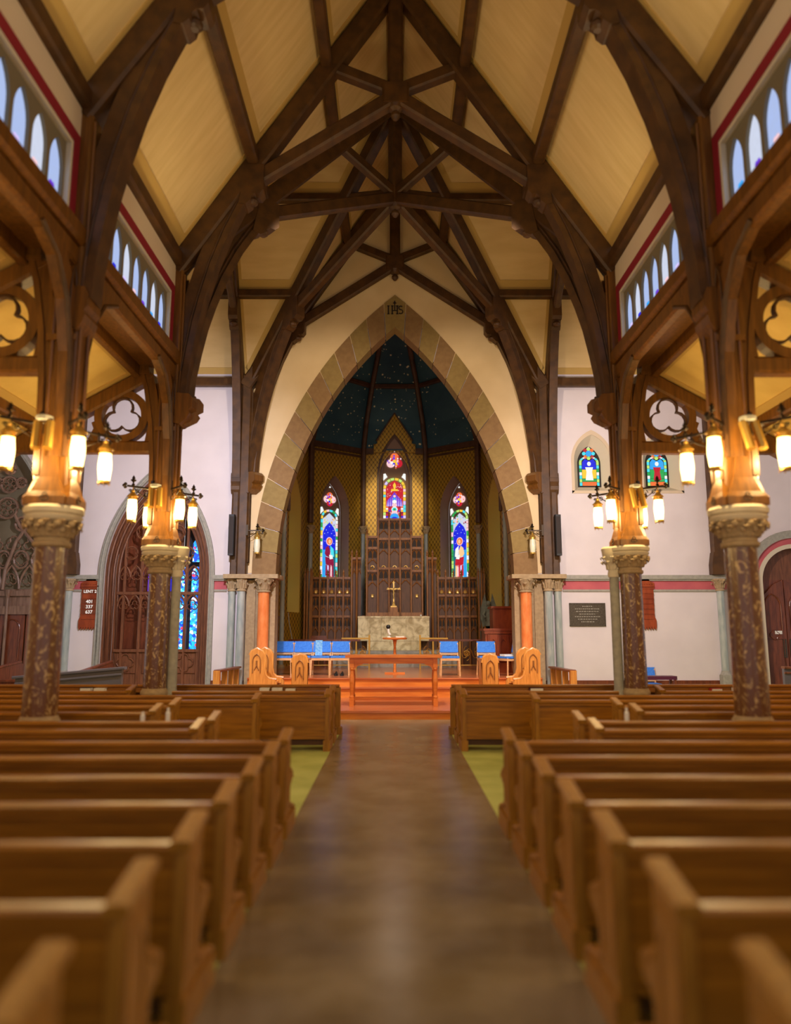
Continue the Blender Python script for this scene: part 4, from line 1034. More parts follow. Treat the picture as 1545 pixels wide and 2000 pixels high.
for s in (-1, 1):
    F, L = facets[('mid', s)]
    facetplate(('mid', s), [(cm+a, z) for a, z in ogive(.60, 6.0, 7.28, 8, base=3.0)])
    F2 = Fr(F(cm, 0), F.u*s*-1, F.n)   # centre the frame on the opening
    w = lancet_window('window_%d' % nwin, F2, .60, 6.0, 7.28, 3.0, .38, 'side'); nwin += 1
    dp = -.345
    head_tracery(F2, .40, 6.46, .235, 5.90, 6.93, dp, w, 4, 0)
    border(F2, .36, 3.25, 5.72, 6.08, dp, w, ['lime', 'white', 'green', 'cyan', 'pinkw', 'yellow'], .075, .15, 3+s)
    pane(F2, [(-.28, 3.2), (.28, 3.2), (.28, 5.72), (0, 5.95), (-.28, 5.72)], dp-.008, GL['ice'], w)
    rq = random.Random(20+s)
    for j in range(34):
        a = rq.uniform(.05, .27); z = rq.uniform(5.35, 5.86)
        if z > 5.93-a*.75: continue
        pane(F2, ell(((-1)**j*a, z), rq.uniform(.018, .035), rq.uniform(.02, .045), 5), dp+.003, GL[rq.choice(['lime', 'pinkw', 'crimson', 'yellow', 'cyan', 'orange', 'green'])], w, .004)
    saint(F2, 3.42, 5.68, .38, dp+.004, w, s > 0, 'crimson' if s < 0 else 'red', 'crimson' if s < 0 else 'flesh', 'cyan' if s < 0 else 'white')
    # side facets with a tall yellow-reveal window seen on edge
    F, L = facets[('side', s)]
    facetplate(('side', s), [(1.25+a, z) for a, z in ogive(.62, 5.6, 6.75, 8, base=2.3)])
    F2 = Fr(F(1.25, 0), F.u, F.n)
    w = lancet_window('window_%d' % nwin, F2, .62, 5.6, 6.75, 2.3, .34, 'side', .45, M['yellow']); nwin += 1
    border(F2, .33, 2.6, 5.5, 5.9, -.43, w, ['lime', 'white', 'green', 'sky', 'pinkw', 'red'], .10, .18, 9+s)
    for i in range(14):
        z = 2.62+.2*i
        for a0 in (-.22, .01):
            pane(F2, [(a0, z), (a0+.2, z+.02), (a0+.2, z+.17), (a0, z+.18)], -.43, GL[['green', 'sky', 'pinkw', 'lime', 'red', 'white'][(i*2+int(a0 > 0)) % 6]], w)
    pane(F2, ell((0, 6.2), .14, .14, 8), -.43, GL['pinkw'], w)
    facetplate(('str', s), None)
facetplate(('ctr', 0), [(1.2+a, z) for a, z in ogive(.585, 7.35, 8.40, 10, base=4.6)])
FCc = Fr((0, 27.3, 0), (1, 0, 0), (0, -1, 0))
w = lancet_window('window_%d' % nwin, FCc, .585, 7.35, 8.88, 4.6, .42, 'centre', .30); nwin += 1
dp = -.285
head_tracery(FCc, .43, 8.06, .29, 7.33, 8.47, dp, w, 3, 0)
border(FCc, .42, 5.0, 7.0, 7.42, dp, w, ['white', 'yellow', 'pinkw', 'orange', 'lilac', 'lime', 'cyan'], .09, .14, 5)
zc = lambda z: 7.32-(7.32-z)*.70
def pc(pts, d, m, th=.006): pane(FCc, [(a, zc(z)) for a, z in pts], d, GL[m], w, th)
pc([(-.325, 5.0), (.325, 5.0), (.325, 6.9), (.2, 7.15), (0, 7.32), (-.2, 7.15), (-.325, 6.9)], dp, 'red', .012)
rnd = random.Random(4)
for i in range(46):
    a, z = rnd.uniform(-.29, .29), rnd.uniform(6.2, 7.12); pane(FCc, ell((a, zc(z)), .017, .017, 6), dp+.013, GL['pinkw' if i % 3 else 'orange'], w, .004)
pc([(-.02, 6.80), (.02, 6.80), (.06, 7.05), (0, 7.22), (-.06, 7.05)], dp+.02, 'yellow')
pc([(-.14, 6.74), (.14, 6.74), (.12, 6.84), (-.12, 6.84)], dp+.02, 'yellow')
pc([(-.30, 5.9), (-.12, 5.9), (0, 6.2), (.12, 5.9), (.30, 5.9), (.26, 6.25), (.12, 6.45), (0, 6.68), (-.12, 6.45), (-.26, 6.25)], dp+.014, 'purple')
for s in (-1, 1):
    for q in (.08, .15, .22, .28): pc([(s*(q-.018), 5.9), (s*q, 6.52-q), (s*(q+.018), 5.9)], dp+.026, 'lilac')
    for i in range(9):
        z = 4.95+.11*i
        for j, (a0, a1) in enumerate(((.325, .24), (.23, .15))): pc([(s*a0, z), (s*a1, z), (s*a1, z+.09), (s*a0, z+.09)], dp+.014, ['white', 'red', 'orange', 'crimson', 'pinkw', 'yellow', 'blue'][(i*2+j) % 7])
for i, (c, r, m_) in enumerate([((0, 6.45), .05, 'pinkw'), ((0, 6.3), .06, 'sky'), ((0, 6.15), .08, 'white'), ((0, 5.95), .09, 'pinkw'), ((0, 5.72), .12, 'white'), ((0, 5.72), .09, 'cyan'), ((0, 5.72), .05, 'green'), ((0, 5.5), .13, 'pinkw'), ((0, 5.3), .17, 'sky'), ((0, 5.12), .16, 'blue')]):
    pc(ell(c, r, r*1.3, 10), dp+.030+.003*i, m_)
# gabled gold hood over the centre window, rising in front of the vault
b = MB(); gi = [(a, max(z, 8.31)) for a, z in ogive(.66, 7.35, 9.03, 10, base=7.2) if z > 8.2]
b.holes([(-.78, 8.3), (.78, 8.3), (.78, 8.62), (.66, 8.64), (.64, 8.78), (0, 9.78), (-.64, 8.78), (-.66, 8.64), (-.78, 8.62)], [gi], FCc, .03, .17)
b.build('gold_gable', M['goldwall'], wb)
b = MB(); b.prism([FCc(a, z, .0) for a, z in [(a, max(z, 8.47)) for a, z in ogive(.62, 7.35, 8.95, 14) if z > 8.40]], FCc.n*.03); b.build('hood_filling', M['soffit'], wb)
b = MB(); b.holes([(a, z) for a, z in ogive(.66, 7.35, 9.03, 10, base=4.61)], [[(a, z) for a, z in ogive(.585, 7.35, 8.88, 10, base=4.63)]], FCc, .05, -.02); b.build('dark_hood', M['dimwood'], wb)
b = MB()
for s in (-1, 1): b.beam(FCc(s*.68, 8.74, .17), FCc(0, 9.83, .17), .05, .05, .008)
b.build('gable_edge', M['dimwood'], wb)
# cornice band
def facetline(key, z, dd, h, m, name):
    F, L = facets[key]; b = MB(); b.prism([F(0, z, .0), F(L, z, .0), F(L, z+h, .0), F(0, z+h, .0)], F.n*dd); b.build(name, m, wb)
for key in facets:
    if key[0] == 'ctr':
        F, L = facets[key]
        for a0, a1 in ((0, .42), (1.98, 2.4)):
            b = MB(); b.prism([F(a0, ZB-.16), F(a1, ZB-.16), F(a1, ZB+.06), F(a0, ZB+.06)], F.n*.10); b.build('cornice', M['dimwood'], wb)
    else:
        facetline(key, ZB-.16, .10, .2, M['dimwood'], 'cornice')
        facetline(key, ZB-.30, .05, .08, M['dimwood'], 'cornice')
# vault
cv = struct('ceiling_2')
Fo = Vector((0, 22.5, 0)); prof = [(1.0, ZB, 1.0), (.92, 9.4, .99), (.72, 10.8, .90), (.56, 11.6, .79), (.40, 12.3, .62), (.2, 12.9, .35), (0.02, 13.1, .04)]
def corner(s, idx):
    p = {'B': Bp, 'C': Cp, 'D': Dp}[idx]; return Vector((s*p[0], p[1], 0))
def vp(p, i): d = p-Fo; return Vector((d.x*prof[i][0], Fo.y+d.y*prof[i][2], prof[i][1]))
cs = [corner(-1, 'D'), corner(-1, 'C'), corner(-1, 'B'), corner(1, 'B'), corner(1, 'C'), corner(1, 'D')]
for p, q in zip(cs, cs[1:]):
    for i in range(len(prof)-1):
        b = MB(); b.face([vp(p, i), vp(q, i), vp(q, i+1), vp(p, i+1)]); b.build('vault_panel', M['vault'], cv)
    b = MB(); b.beam(vp(p, 2)+Vector((0, -.05, -.04)), vp(q, 2)+Vector((0, -.05, -.04)), .14, .16, .02); b.build('cross_rib', M['dimwood'], cv)
for p in cs:
    pts = [vp(p, i)+((Fo-p)*Vector((1, 1, 0))).normalized()*.08 for i in range(len(prof))]
    b = MB()
    low = Vector((pts[0].x, pts[0].y, 5.45)); path = [low]+pts
    inw = ((Fo-p)*Vector((1, 1, 0))).normalized()
    sd = inw.cross(Z)
    b.grid([[q-sd*.085+inw*.0, q-sd*.085+inw*.13, q-sd*.04+inw*.17, q+sd*.04+inw*.17, q+sd*.085+inw*.13, q+sd*.085] for q in path]); b.build('vault_rib', M['dimwood'], cv)
# straight chancel vault (pointed barrel) behind the arch
nb = 6
for s in (-1, 1):
    pts = [(s*Dp[0]*prof[i][0], prof[i][1]) for i in range(len(prof))]
    for i in range(len(prof)-1):
        b = MB(); b.face([Vector((pts[i][0], YW+.45, pts[i][1])), Vector((pts[i+1][0], YW+.45, pts[i+1][1])), vp(corner(s, 'D'), i+1), vp(corner(s, 'D'), i)]); b.build('vault_panel', M['vault'], cv)
# stars
b = MB(); rnd = random.Random(12)
for fi, (p, q) in enumerate(zip(cs, cs[1:])):
    for i in range(5):
        n_ = [22, 30, 14, 10, 5][i]
        if fi == 2: n_ = int(n_*1.2)
        for k in range(n_):
            u, v = rnd.uniform(.08, .92), rnd.uniform(.05, .95)
            a = vp(p, i).lerp(vp(q, i), u); c = vp(p, i+1).lerp(vp(q, i+1), u); c0 = a.lerp(c, v)
            e1 = (vp(q, i)-vp(p, i)).normalized(); e2 = (c-a).normalized(); nn = e1.cross(e2)
            if nn.dot(Fo+Z*7-c0) < 0: nn = -nn
            r = rnd.choice([.018, .024, .030, .046]) if fi == 2 else rnd.choice([.013, .017, .023, .034])
            b.face([c0+nn*.01+(e1*math.cos(2*PI*j/10)+e2*math.sin(2*PI*j/10))*(r if j % 2 == 0 else r*.45) for j in range(10)])
o = b.build('gilt_stars', M['star'], cv); o['kind'] = 'stuff'
# apse wall shafts
for s, sdn in ((-1, 'left'), (1, 'right')):
    for idx, nm, zt in (('B', 'beside the centre window', 5.5), ('C', 'at the outer corner of the apse', 5.35)):
        p = corner(s, idx); inw = ((Fo-p)*Vector((1, 1, 0))).normalized(); q = p+inw*.17
        t = thing('apse_shaft', f'thin grey apse shaft {nm} on the {sdn}', 'column', (0, 0, 0), 'apse wall shafts')
        shaftcol(t, q.x, q.y, .075, 1.08 if False else .6, zt, M['shaft'], .26, .14)
    # big dark shafts between chancel wall and apse
    t = thing('apse_shaft', f'tall grey shaft against the {sdn} chancel wall just behind the arch', 'column', (0, 0, 0), 'chancel wall shafts')
    shaftcol(t, s*3.36, 22.35, .07, .6, 7.4, M['shaft'], .2, .12)
    # dark panelled dado on the chancel side walls
    t = thing('side_panelling', f'dark walnut panelling low on the {sdn} chancel wall', 'panelling', (s*3.44, 19.0, .6), 'chancel side panelling')
    for i in range(5 if s < 0 else 1):
        b = MB(); b.box(-.04, .04, i*.6+.02, i*.6+.58, 0, 1.45); b.build('panel', M['door'], t)
    b = MB(); b.box(-.07, .07, 0, 3.0 if s < 0 else .6, 1.45, 1.52); b.build('rail', M['door'], t)
# cable hanging below the left side window
b = MB(); b.tube([(-3.28, 23.1, 2.25), (-3.22, 22.9, 1.95), (-3.1, 22.7, 1.5), (-3.0, 22.5, 1.1)], .012, 5)
tag(b.build('hanging_cable', M['grey'], None, True), 'loose grey cable hanging below the left chancel window', 'cable')

# ------------------------------------------------------------------ reredos
rr = thing('reredos', 'tall stepped carved walnut reredos behind the marble altar', 'altar screen', (0, 25.0, 0))
RY = 0.0
def rbay(x0, x1, z0, z1, y, gold=None, rows_=((.0, .42), (.42, 1.0)), circ=None, fin=True):
    """one carved bay: back panel, slender posts, cusped tracery heads, optional gilt device"""
    w = x1-x0; cx_ = (x0+x1)/2
    b = MB(); b.box(x0+.03, x1-.03, y+.05, y+.08, z0, z1-.02); pn = b.build('panel', M['walnutp'], rr)
    b = MB(); b.box(x0-.028, x0+.028, y-.05, y+.06, z0, z1+.02, .012)
    b.box(x0-.012, x0+.012, y-.07, y-.05, z0, z1); pst = b.build('post', M['walnut'], rr)
    if fin:
        b = MB(); b.lathe((x0, y, 0), [(.03, z1+.02), (.045, z1+.06), (.02, z1+.09), (.04, z1+.13), (.004, z1+.24)], 6); b.build('finial', M['walnut'], pst)
    H = z1-z0
    for a, c in rows_:
        zt = z0+H*c; zb = z0+H*a
        b = MB(); b.box(x0+.02, x1-.02, y-.035, y+.05, zt-.07, zt-.03); b.box(x0+.02, x1-.02, y-.02, y+.05, zt-.10, zt-.07); b.build('moulded_rail', M['walnut'], rr)
        tr = MB(); hw = w*.5-.035
        og = ogive(hw*.5, zt-.30, zt-.12, 4, c=cx_-hw*.5); tr.tube([Vector((a_, y+.035, z_)) for a_, z_ in og], .011, 4)
        og = ogive(hw*.5, zt-.30, zt-.12, 4, c=cx_+hw*.5); tr.tube([Vector((a_, y+.035, z_)) for a_, z_ in og], .011, 4)
        tr.tube([(cx_, y+.03, zt-.12), (cx_, y+.03, zt-.42)], .014, 4)
        tr.tube([(cx_, y+.02, zt-.42), (cx_-hw, y+.02, zt-.58)], .016, 4); tr.tube([(cx_, y+.02, zt-.42), (cx_+hw, y+.02, zt-.58)], .016, 4)
        tr.ball((cx_, y+.02, zt-.45), .025, 1, 1, 1.4, 6)
        tr.build('cusped_tracery', M['walnut'], rr)
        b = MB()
        b.box(x0+.05, x1-.05, y+.035, y+.052, zt-.38, zt-.13); b.build('dark_shade', M['keys'], rr)  # dark board on the panel; recess shade is put into its colour
    if gold is not None:
        b = MB(); b.lathe((cx_, y+.02, 0), [(.02, gold-.05), (.05, gold-.03), (.045, gold+.02), (.06, gold+.05), (.01, gold+.07)], 6 if int(x0*10) % 2 else 4); b.build('gilt_device', M['gold'], rr)
    if circ is not None:
        b = MB(); b.tube([Vector((cx_+.06*math.cos(2*PI*i/14), y+.02, circ+.06*math.sin(2*PI*i/14))) for i in range(14)], .016, 5, True)
        b.build('roundel', M['gold'] if abs(cx_) < .1 else M['brass'], rr)
# wings
for s in (-1, 1):
    for i in range(5):
        xa = 1.46+.265*i; x0, x1 = (s*xa, s*(xa+.265)); x0, x1 = min(x0, x1), max(x0, x1)
        rbay(x0, x1, .6, 3.52, .12, gold=2.98, rows_=((0, .56), (.56, .80), (.80, 1.0)))
    for k, xx in enumerate((2.83, 2.93, 3.02)):
        b = MB(); b.box(s*xx-.03, s*xx+.03, .05, .2, .6, 3.66-.02*k, .012)
        for zz in range(22): b.ball((s*xx, .045, .8+.13*zz), .014, seg=6)
        b.lathe((s*xx, .12, 0), [(.03, 3.64), (.045, 3.68), (.02, 3.71), (.03, 3.74), (.004, 3.82)], 6); b.build('beaded_post', M['walnut'], rr)
    # narrow shoulder
    for j, (xa, xb) in enumerate(((1.10, 1.28), (1.28, 1.44))):
        x0, x1 = sorted((s*xa, s*xb)); rbay(x0, x1, .6, 4.18, .02, rows_=((.6, 1.0),))
    b = MB(); b.lathe((s*1.27, -.06, 0), [(.035, 1.2), (.03, 1.3), (.03, 3.9), (.045, 4.0), (.02, 4.2)], 8); b.build('round_post', M['walnut'], rr)
# centre: five bays on stepped heights
cw = .36
tops = [4.90, 5.50, 5.50, 5.50, 4.90]
for i in range(5):
    x0 = -.93+.372*i
    rbay(x0, x0+.372, 2.16, tops[i], -.05, gold=2.84 if i in (0, 4) else None, rows_=((0, .58), (.58, .86), (.86, 1.0)) if i in (0, 4) else ((0, .50), (.50, .80), (.80, 1.0)), circ=3.80)
    b = MB(); b.box(x0, x0+.372, -.1, 0, 2.16, 2.30); b.build('base_ledge', M['walnut'], rr)
b = MB(); b.box(.93-.028, .93+.028, -.10, .01, 2.16, 4.92, .012); b.build('post', M['walnut'], rr)
b = MB(); b.box(-1.1, 1.1, .0, .1, .6, 2.2); b.build('core', M['walnut'], rr)
# altar, cross
al = thing('altar', 'pale veined marble altar block below the carved walnut reredos', 'altar', (-.03, 24.5, 1.08))
for x0, x1 in ((-1.15, -.40), (-.395, .395), (.40, 1.15)):
    b = MB(); b.box(x0, x1, -.32, .30, .30, 1.03); b.build('marble_slab', M['altar'], al)
b = MB(); b.box(-1.16, 1.16, -.34, .32, 1.03, 1.085, .01); b.build('altar_top', M['altar'], al)
b = MB(); b.box(-.85, .85, -.30, .30, 0, .30); b.build('lower_block', M['altar'], al)
cr = thing('altar_cross', 'gilt crucifix with flared arms on a dark stepped block above the altar', 'cross', (-.03, 24.6, 2.165))
b = MB(); b.box(-.17, .17, -.1, .1, 0, .14); b.box(-.13, .13, -.08, .08, .14, .30); b.build('block', M['walnut'], cr)
b = MB(); b.box(-.10, .10, -.06, .06, .30, .34); b.lathe((0, 0, 0), [(.07, .34), (.05, .38), (.03, .44), (.045, .46), (.02, .48)], 8); b.build('foot', M['gold'], cr)
b = MB(); b.box(-.02, .02, -.015, .015, .46, 1.12); b.box(-.19, .19, -.015, .015, .88, .92)
for x, z in ((-.19, .90), (.19, .90), (0, 1.12)):
    for a in range(3):
        A = a*2*PI/3+PI/2; b.ball((x+.025*math.cos(A), 0, z+.025*math.sin(A)), .022, 1, .6, 1, 6)
b.build('cross', M['gold'], cr)
b = MB(); b.tube([(0, -.03, .58), (0, -.035, .74), (0, -.03, .86)], [.018, .028, .024], 8); b.ball((0, -.035, .92), .025); b.tube([(-.15, -.03, .91), (0, -.03, .86), (.15, -.03, .91)], .011, 5); b.build('figure', M['gold'], cr, True)
b = MB(); b.ball((.86, 24.45, 2.195), .03); tag(b.build('small_white_knob', M['white'], None, True), 'tiny white knob at the right end of the altar top', 'ornament')

# brass altar rails
for s, sd in ((-1, 'left'), (1, 'right')):
    t = thing('altar_rail', f'brass altar rail with scrollwork and dark wooden top, {sd} half', 'rail', (0, 22.0, .6), 'altar rails')
    b = MB(); b.box(s*.74, s*1.55, -.05, .05, .86, .90); b.build('brass_top', M['brass'], t)
    b = MB(); b.box(s*1.0, s*3.1, -.07, .07, .80, .855); b.build('wood_top', M['door'], t)
    for x in (.74, 1.12, 1.9, 2.6):
        b = MB(); b.box(s*x-.025, s*x+.025, -.025, .025, 0, .98 if x < .8 else .80, .005); b.build('post', M['brass'], t)
    b = MB()
    for cx_ in (.93, 1.32, 1.70, 2.1, 2.42):
        for q in range(4):
            A = q*PI/2; b.tube([Vector((s*(cx_+.05*math.cos(A)+(.11*(1-i/16))*math.cos(A+i*.5)), 0, .45+.05*math.sin(A)+(.16*(1-i/16))*math.sin(A+i*.5))) for i in range(13)], .010, 4)
        b.tube([Vector((s*cx_+.08*math.cos(2*PI*i/12), 0, .45+.08*math.sin(2*PI*i/12))) for i in range(12)], .012, 5, True)
    b.build('scrollwork', M['brass'], t)
    b = MB(); b.box(s*.76, s*3.1, -.015, .015, .10, .13); b.build('bottom_bar', M['brass'], t)

# pulpit-like organ console and statue at right
t = thing('organ_case', 'reddish mahogany organ case with pointed arch panels, right of the altar', 'organ', (2.85, 20.2, .6))
b = MB(); b.box(-.42, .50, -.05, .8, 0, 1.10); b.build('body', M['organ'], t)
b = MB(); b.box(-.48, .54, -.12, .85, 1.10, 1.16, .01); b.box(-.45, .45, -.10, -.05, 1.02, 1.10); b.build('cornice', M['organ'], t)
P = lambda a, z, d=0: Vector((a, -.06-d, z))
for i in range(3):
    c = -.22+.27*i
    b = MB(); b.holes([(c-.13, .30), (c+.13, .30), (c+.13, 1.0), (c-.13, 1.0)], [ogive(.08, .70, .88, 5, c=c, base=.36)], P, 0, .03); b.build('arched_panel', M['organ'], t)
    b = MB(); b.box(c-.155, c-.12, -.12, -.05, .05, 1.0, .006); b.build('pilaster', M['organ'], t)
b = MB(); b.box(-.1, .85, .8, 1.5, 0, 1.72); b.box(-.15, .9, .75, 1.55, 1.72, 1.78); b.build('rear_case', M['organ'], t)
t = thing('angel_statue', 'weathered grey statue of a robed winged figure at the right of the reredos', 'statue', (2.98, 23.6, .6))
b = MB(); b.box(-.2, .2, -.2, .2, 0, .95, .03); b.build('pedestal', M['walnut'], t)
b = MB(); b.tube([(0, 0, .95), (.01, 0, 1.25), (0, 0, 1.55), (-.01, 0, 1.78), (-.01, 0, 1.86)], [.18, .15, .12, .13, .05], 12); b.build('robe', M['statue'], t, True)
b = MB(); b.ball((-.02, -.02, 1.95), .08, 1, 1, 1.2); b.build('head', M['statue'], t, True)
b = MB(); b.tube([(-.1, -.02, 1.75), (-.2, -.1, 1.6), (-.14, -.2, 1.5)], [.05, .04, .03], 8); b.tube([(.1, -.02, 1.75), (.2, -.08, 1.6), (.1, -.2, 1.52)], [.05, .04, .03], 8); b.build('arms', M['statue'], t, True)
for sx in (-1, 1):
    b = MB(); b.prism([Vector((sx*a, .08, z)) for a, z in [(.03, 1.45), (.10, 1.30), (.20, 1.2), (.26, 1.5), (.24, 1.85), (.12, 2.28), (.06, 1.95)]], Vector((0, .04, 0))); b.build('wing', M['statue'], t)
for s, x, nm in ((-1, -3.0, 'beside the left chancel panelling'),):
    t = thing('wooden_chair', 'dark wooden chair at the left end of the reredos behind blue chairs', 'chair', (-2.35, 23.2, .6))
    b = MB(); b.box(-.25, .25, -.22, .22, .42, .48); b.build('seat', M['door'], t)
    b = MB(); b.box(-.25, .25, .18, .23, .48, .95); b.build('backrest', M['door'], t)
    for sx in (-.22, .22):
        for sy in (-.19, .19): b = MB(); b.box(sx-.03, sx+.03, sy-.03, sy+.03, 0, .42); b.build('leg', M['door'], t)

# ------------------------------------------------------------------ left doorway screens and right door
def stonemould(par, c, hw, spr, apex, base=0.0, w=.12):
    i_ = ogive(hw, spr, apex, 14, c=c, base=base); o_ = ogive(hw+w, spr, apex+w*1.35, 14, c=c, base=base)
    b = MB(); b.strip([FW(a, z, .0) for a, z in i_], [FW(a, z, .0) for a, z in o_], Vector((0, -.09, 0)))
    b.tube([FW(a, z, .09) for a, z in ogive(hw+w*.5, spr, apex+w*.7, 14, c=c, base=base)], .035, 6); return b.build('stone_mould', M['grey'], par)
d1 = struct('door_1'); cL = -5.85
stonemould(d1, cL, 1.30, SPR, 5.70)
for k, (dw, dd) in enumerate(((.0, -.04), (.09, -.14), (.18, -.24))):
    b = MB(); i_ = ogive(1.28-dw-.07, SPR, 5.64-dw*2-.12, 12, c=cL, base=0); o_ = ogive(1.29-dw, SPR, 5.68-dw*2, 12, c=cL, base=0)
    b.strip([FW(a, z, dd) for a, z in i_], [FW(a, z, dd) for a, z in o_], Vector((0, .12, 0))); b.tube([FW(a, z, dd+.01) for a, z in i_], .03, 6); b.build('frame_moulding', M['screen'], d1)
Y1 = YW+.26
FD = Fr((cL, Y1, 0), (1, 0, 0), (0, -1, 0))
def archlim(a, hw=1.05, spr=SPR, apex=5.1):
    H = apex-spr; R = (H*H+hw*hw)/(2*hw); x = abs(a)+R-hw; return spr+math.sqrt(max(R*R-x*x, 0))
mull = [-.86, -.46, .34, .66, .92]
for a in (-.88, -.46, .34, .66, 1.0, .0):
    b = MB(); b.beam(FD(a, 0), FD(a, archlim(a)), .07 if abs(a) > .5 or True else .05, .09, .015, up=Vector((0, 1, 0))); b.build('mullion', M['screen'], d1)
def trac_light(b, F, a0, a1, zt, r=.018):
    c = (a0+a1)/2; hw = (a1-a0)/2; b.tube([F(a, z, .03) for a, z in ogive(hw, zt-.28, zt, 5, c=c)], r*1.35, 5)
    q = foil((c, zt-.26), hw*.8, .5, 3, 90, 5); b.tube([F(a, z, .02) for a, z in q], r*.8, 4, True)
lights = [(-1.03, -.67), (-.67, -.46), (-.46, -.23), (-.23, .0), (.0, .34), (.34, .66), (.66, 1.0)]
lights = [(-1.02, -.74), (-.74, -.46), (-.46, -.23), (-.23, 0), (0, .17), (.17, .34), (.34, .66), (.66, 1.0)]
for zt in (2.58, 3.30):
    for a0, a1 in lights:
        b = MB(); trac_light(b, FD, a0, a1, min(zt, archlim(max(abs(a0), abs(a1))-.08)-.05)); b.build('tracery', M['screen'], d1)
for c, z, r in ((-.74, 3.62, .16), (-.23, 3.75, .19), (.17, 3.75, .15), (.66, 3.62, .16), (-.46, 4.15, .18), (.40, 4.15, .18), (0, 4.5, .17), (0, 4.05, .14)):
    b = MB(); b.tube([FD(a, q, .03) for a, q in ell((c, z), r, r, 16)], .02, 5, True); b.tube([FD(a, q, .02) for a, q in foil((c, z), r*.85, .5, 4, 45, 5)], .012, 4, True); b.build('tracery', M['screen'], d1)
b = MB()
for z in (2.62, 1.22): b.box(cL-1.05, cL+1.05, Y1-.06, Y1+.03, z-.035, z+.035)
b.build('transom', M['screen'], d1)
for a0, a1 in ((-1.03, -.48), (.36, 1.03), (-.44, .32)):
    c = (a0+a1)/2
    b = MB(); b.box(cL+a0, cL+a1, Y1, Y1+.04, 0, 1.2); b.build('lower_panel', M['screen'], d1)
    b = MB(); b.tube([FD(a, z, .02) for a, z in ell((c, .95), .01, .01, 4)], .003, 4, True)
    b.tube([FD(a, z, .025) for a, z in foil((c, .93), .21, .48, 4, 90, 7)], .02, 5, True); b.tube([FD(a, z, .02) for a, z in [(c-.27, .68), (c+.27, .68), (c+.27, 1.17), (c-.27, 1.17)]], .016, 4, True); b.build('quatrefoil', M['screen'], d1)
# what stands behind the screen: panelled wood left, blue mosaic glass right
b = MB(); b.box(-7.1, -6.25, Y1+.5, Y1+.56, 0, 4.6); b.build('inner_panelling', M['door'], d1)
for z0, z1 in ((1.25, 1.9), (1.95, 2.1), (2.15, 2.6), (2.7, 3.4)):
    for x0, x1 in ((-6.85, -6.62), (-6.58, -6.34)):
        b = MB(); b.box(x0, x1, Y1+.47, Y1+.5, z0, z1); b.build('inner_panel', M['door'], d1)
b = MB(); b.box(-6.3, -5.45, Y1+.5, Y1+.56, 0, 5.2); b.build('inner_panelling', M['screen'], d1)
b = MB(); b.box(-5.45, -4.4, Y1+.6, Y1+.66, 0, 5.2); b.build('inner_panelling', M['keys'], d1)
for x0, x1, z0, z1 in ((-5.44, -5.24, 1.0, 2.58), (-5.12, -4.84, 1.2, 2.58), (-5.44, -5.21, 2.66, 3.3), (-5.12, -4.84, 2.66, 3.3), (-5.44, -5.22, 3.42, 3.8), (-5.12, -4.92, 3.42, 4.0)):
    b = MB(); b.prism([Vector((a, Y1+.2, z)) for a, z in ogive((x1-x0)/2, z1-.15, z1, 5, c=(x0+x1)/2, base=z0)], Vector((0, .015, 0))); b.build('pane', M['mosaic'], d1)
for x0, x1, m_ in ((-6.22, -6.08, 'purple'), (-6.06, -5.9, 'white'), (-5.7, -5.56, 'blue')):
    b = MB(); b.box(x0, x1, Y1+.2, Y1+.215, 2.68, 3.28); b.build('pane', GL[m_], d1)
d2 = struct('door_2'); c2 = -9.75
stonemould(d2, c2, 1.38, SPR, 6.45)
F2 = Fr((c2, YW+.22, 0), (1, 0, 0), (0, -1, 0))
b = MB(); b.prism([F2(a, z, -.12) for a, z in ogive(1.36, SPR, 6.4, 12, base=0)], Vector((0, .03, 0))); b.build('backing', M['olive'], d2)
al2 = lambda a: archlim(a, 1.33, SPR, 6.3)
b = MB(); b.box(c2-1.36, c2+1.36, YW+.14, YW+.26, 2.10, 2.30); b.box(c2-1.36, c2+1.36, YW+.16, YW+.26, 2.55, 2.68); b.build('transom', M['oldscreen'], d2)
b = MB(); b.prism([F2(a, z, -.02) for a, z in [(-1.3, 2.3), (1.3, 2.3), (1.3, 2.72), (-1.3, 2.72)]], Vector((0, .03, 0))); b.build('frieze_panel', M['oldscreen'], d2)
for a in (-.9, 0.2, 1.25):
    b = MB(); b.lathe(F2(a, 0, .08), [(.05, 0), (.05, .3), (.035, .34), (.035, 2.5), (.06, 2.62), (.07, 2.7)], 10); b.build('slim_column', M['oldscreen'], d2)
for i in range(4):
    a0 = -1.3+.65*i; b = MB(); b.box(c2+a0+.02, c2+a0+.63, YW+.2, YW+.25, 0, 2.10); p_ = b.build('door_leaf', M['door'], d2)
    b = MB(); b.tube([F2(a, z, .03) for a, z in ogive(.2, 1.75, 1.98, 6, c=a0+.325, base=.3)], .016, 5); b.build('panel_moulding', M['door'], p_)
b = MB(); b.box(-8.72, -8.68, YW+.15, YW+.2, 1.95, 2.05); b.build('white_tag', M['white'], d2)
bt = MB()
for i in range(6):
    c = -1.1+.44*i
    for zt in (3.3,):
        bt.tube([F2(a, z, .05) for a, z in ogive(.22, 2.72, zt, 6, c=c)], .03, 5)
        bt.tube([F2(a, z, .04) for a, z in foil((c, 2.95), .15, .5, 3, 90, 5)], .016, 4, True)
for i in range(5):
    c = -.88+.44*i; z = 3.45; bt.tube([F2(a, q, .05) for a, q in ell((c, z), .18, .22, 14)], .03, 5, True); bt.tube([F2(a, q, .04) for a, q in foil((c, z), .15, .5, 4, 90, 5)], .014, 4, True)
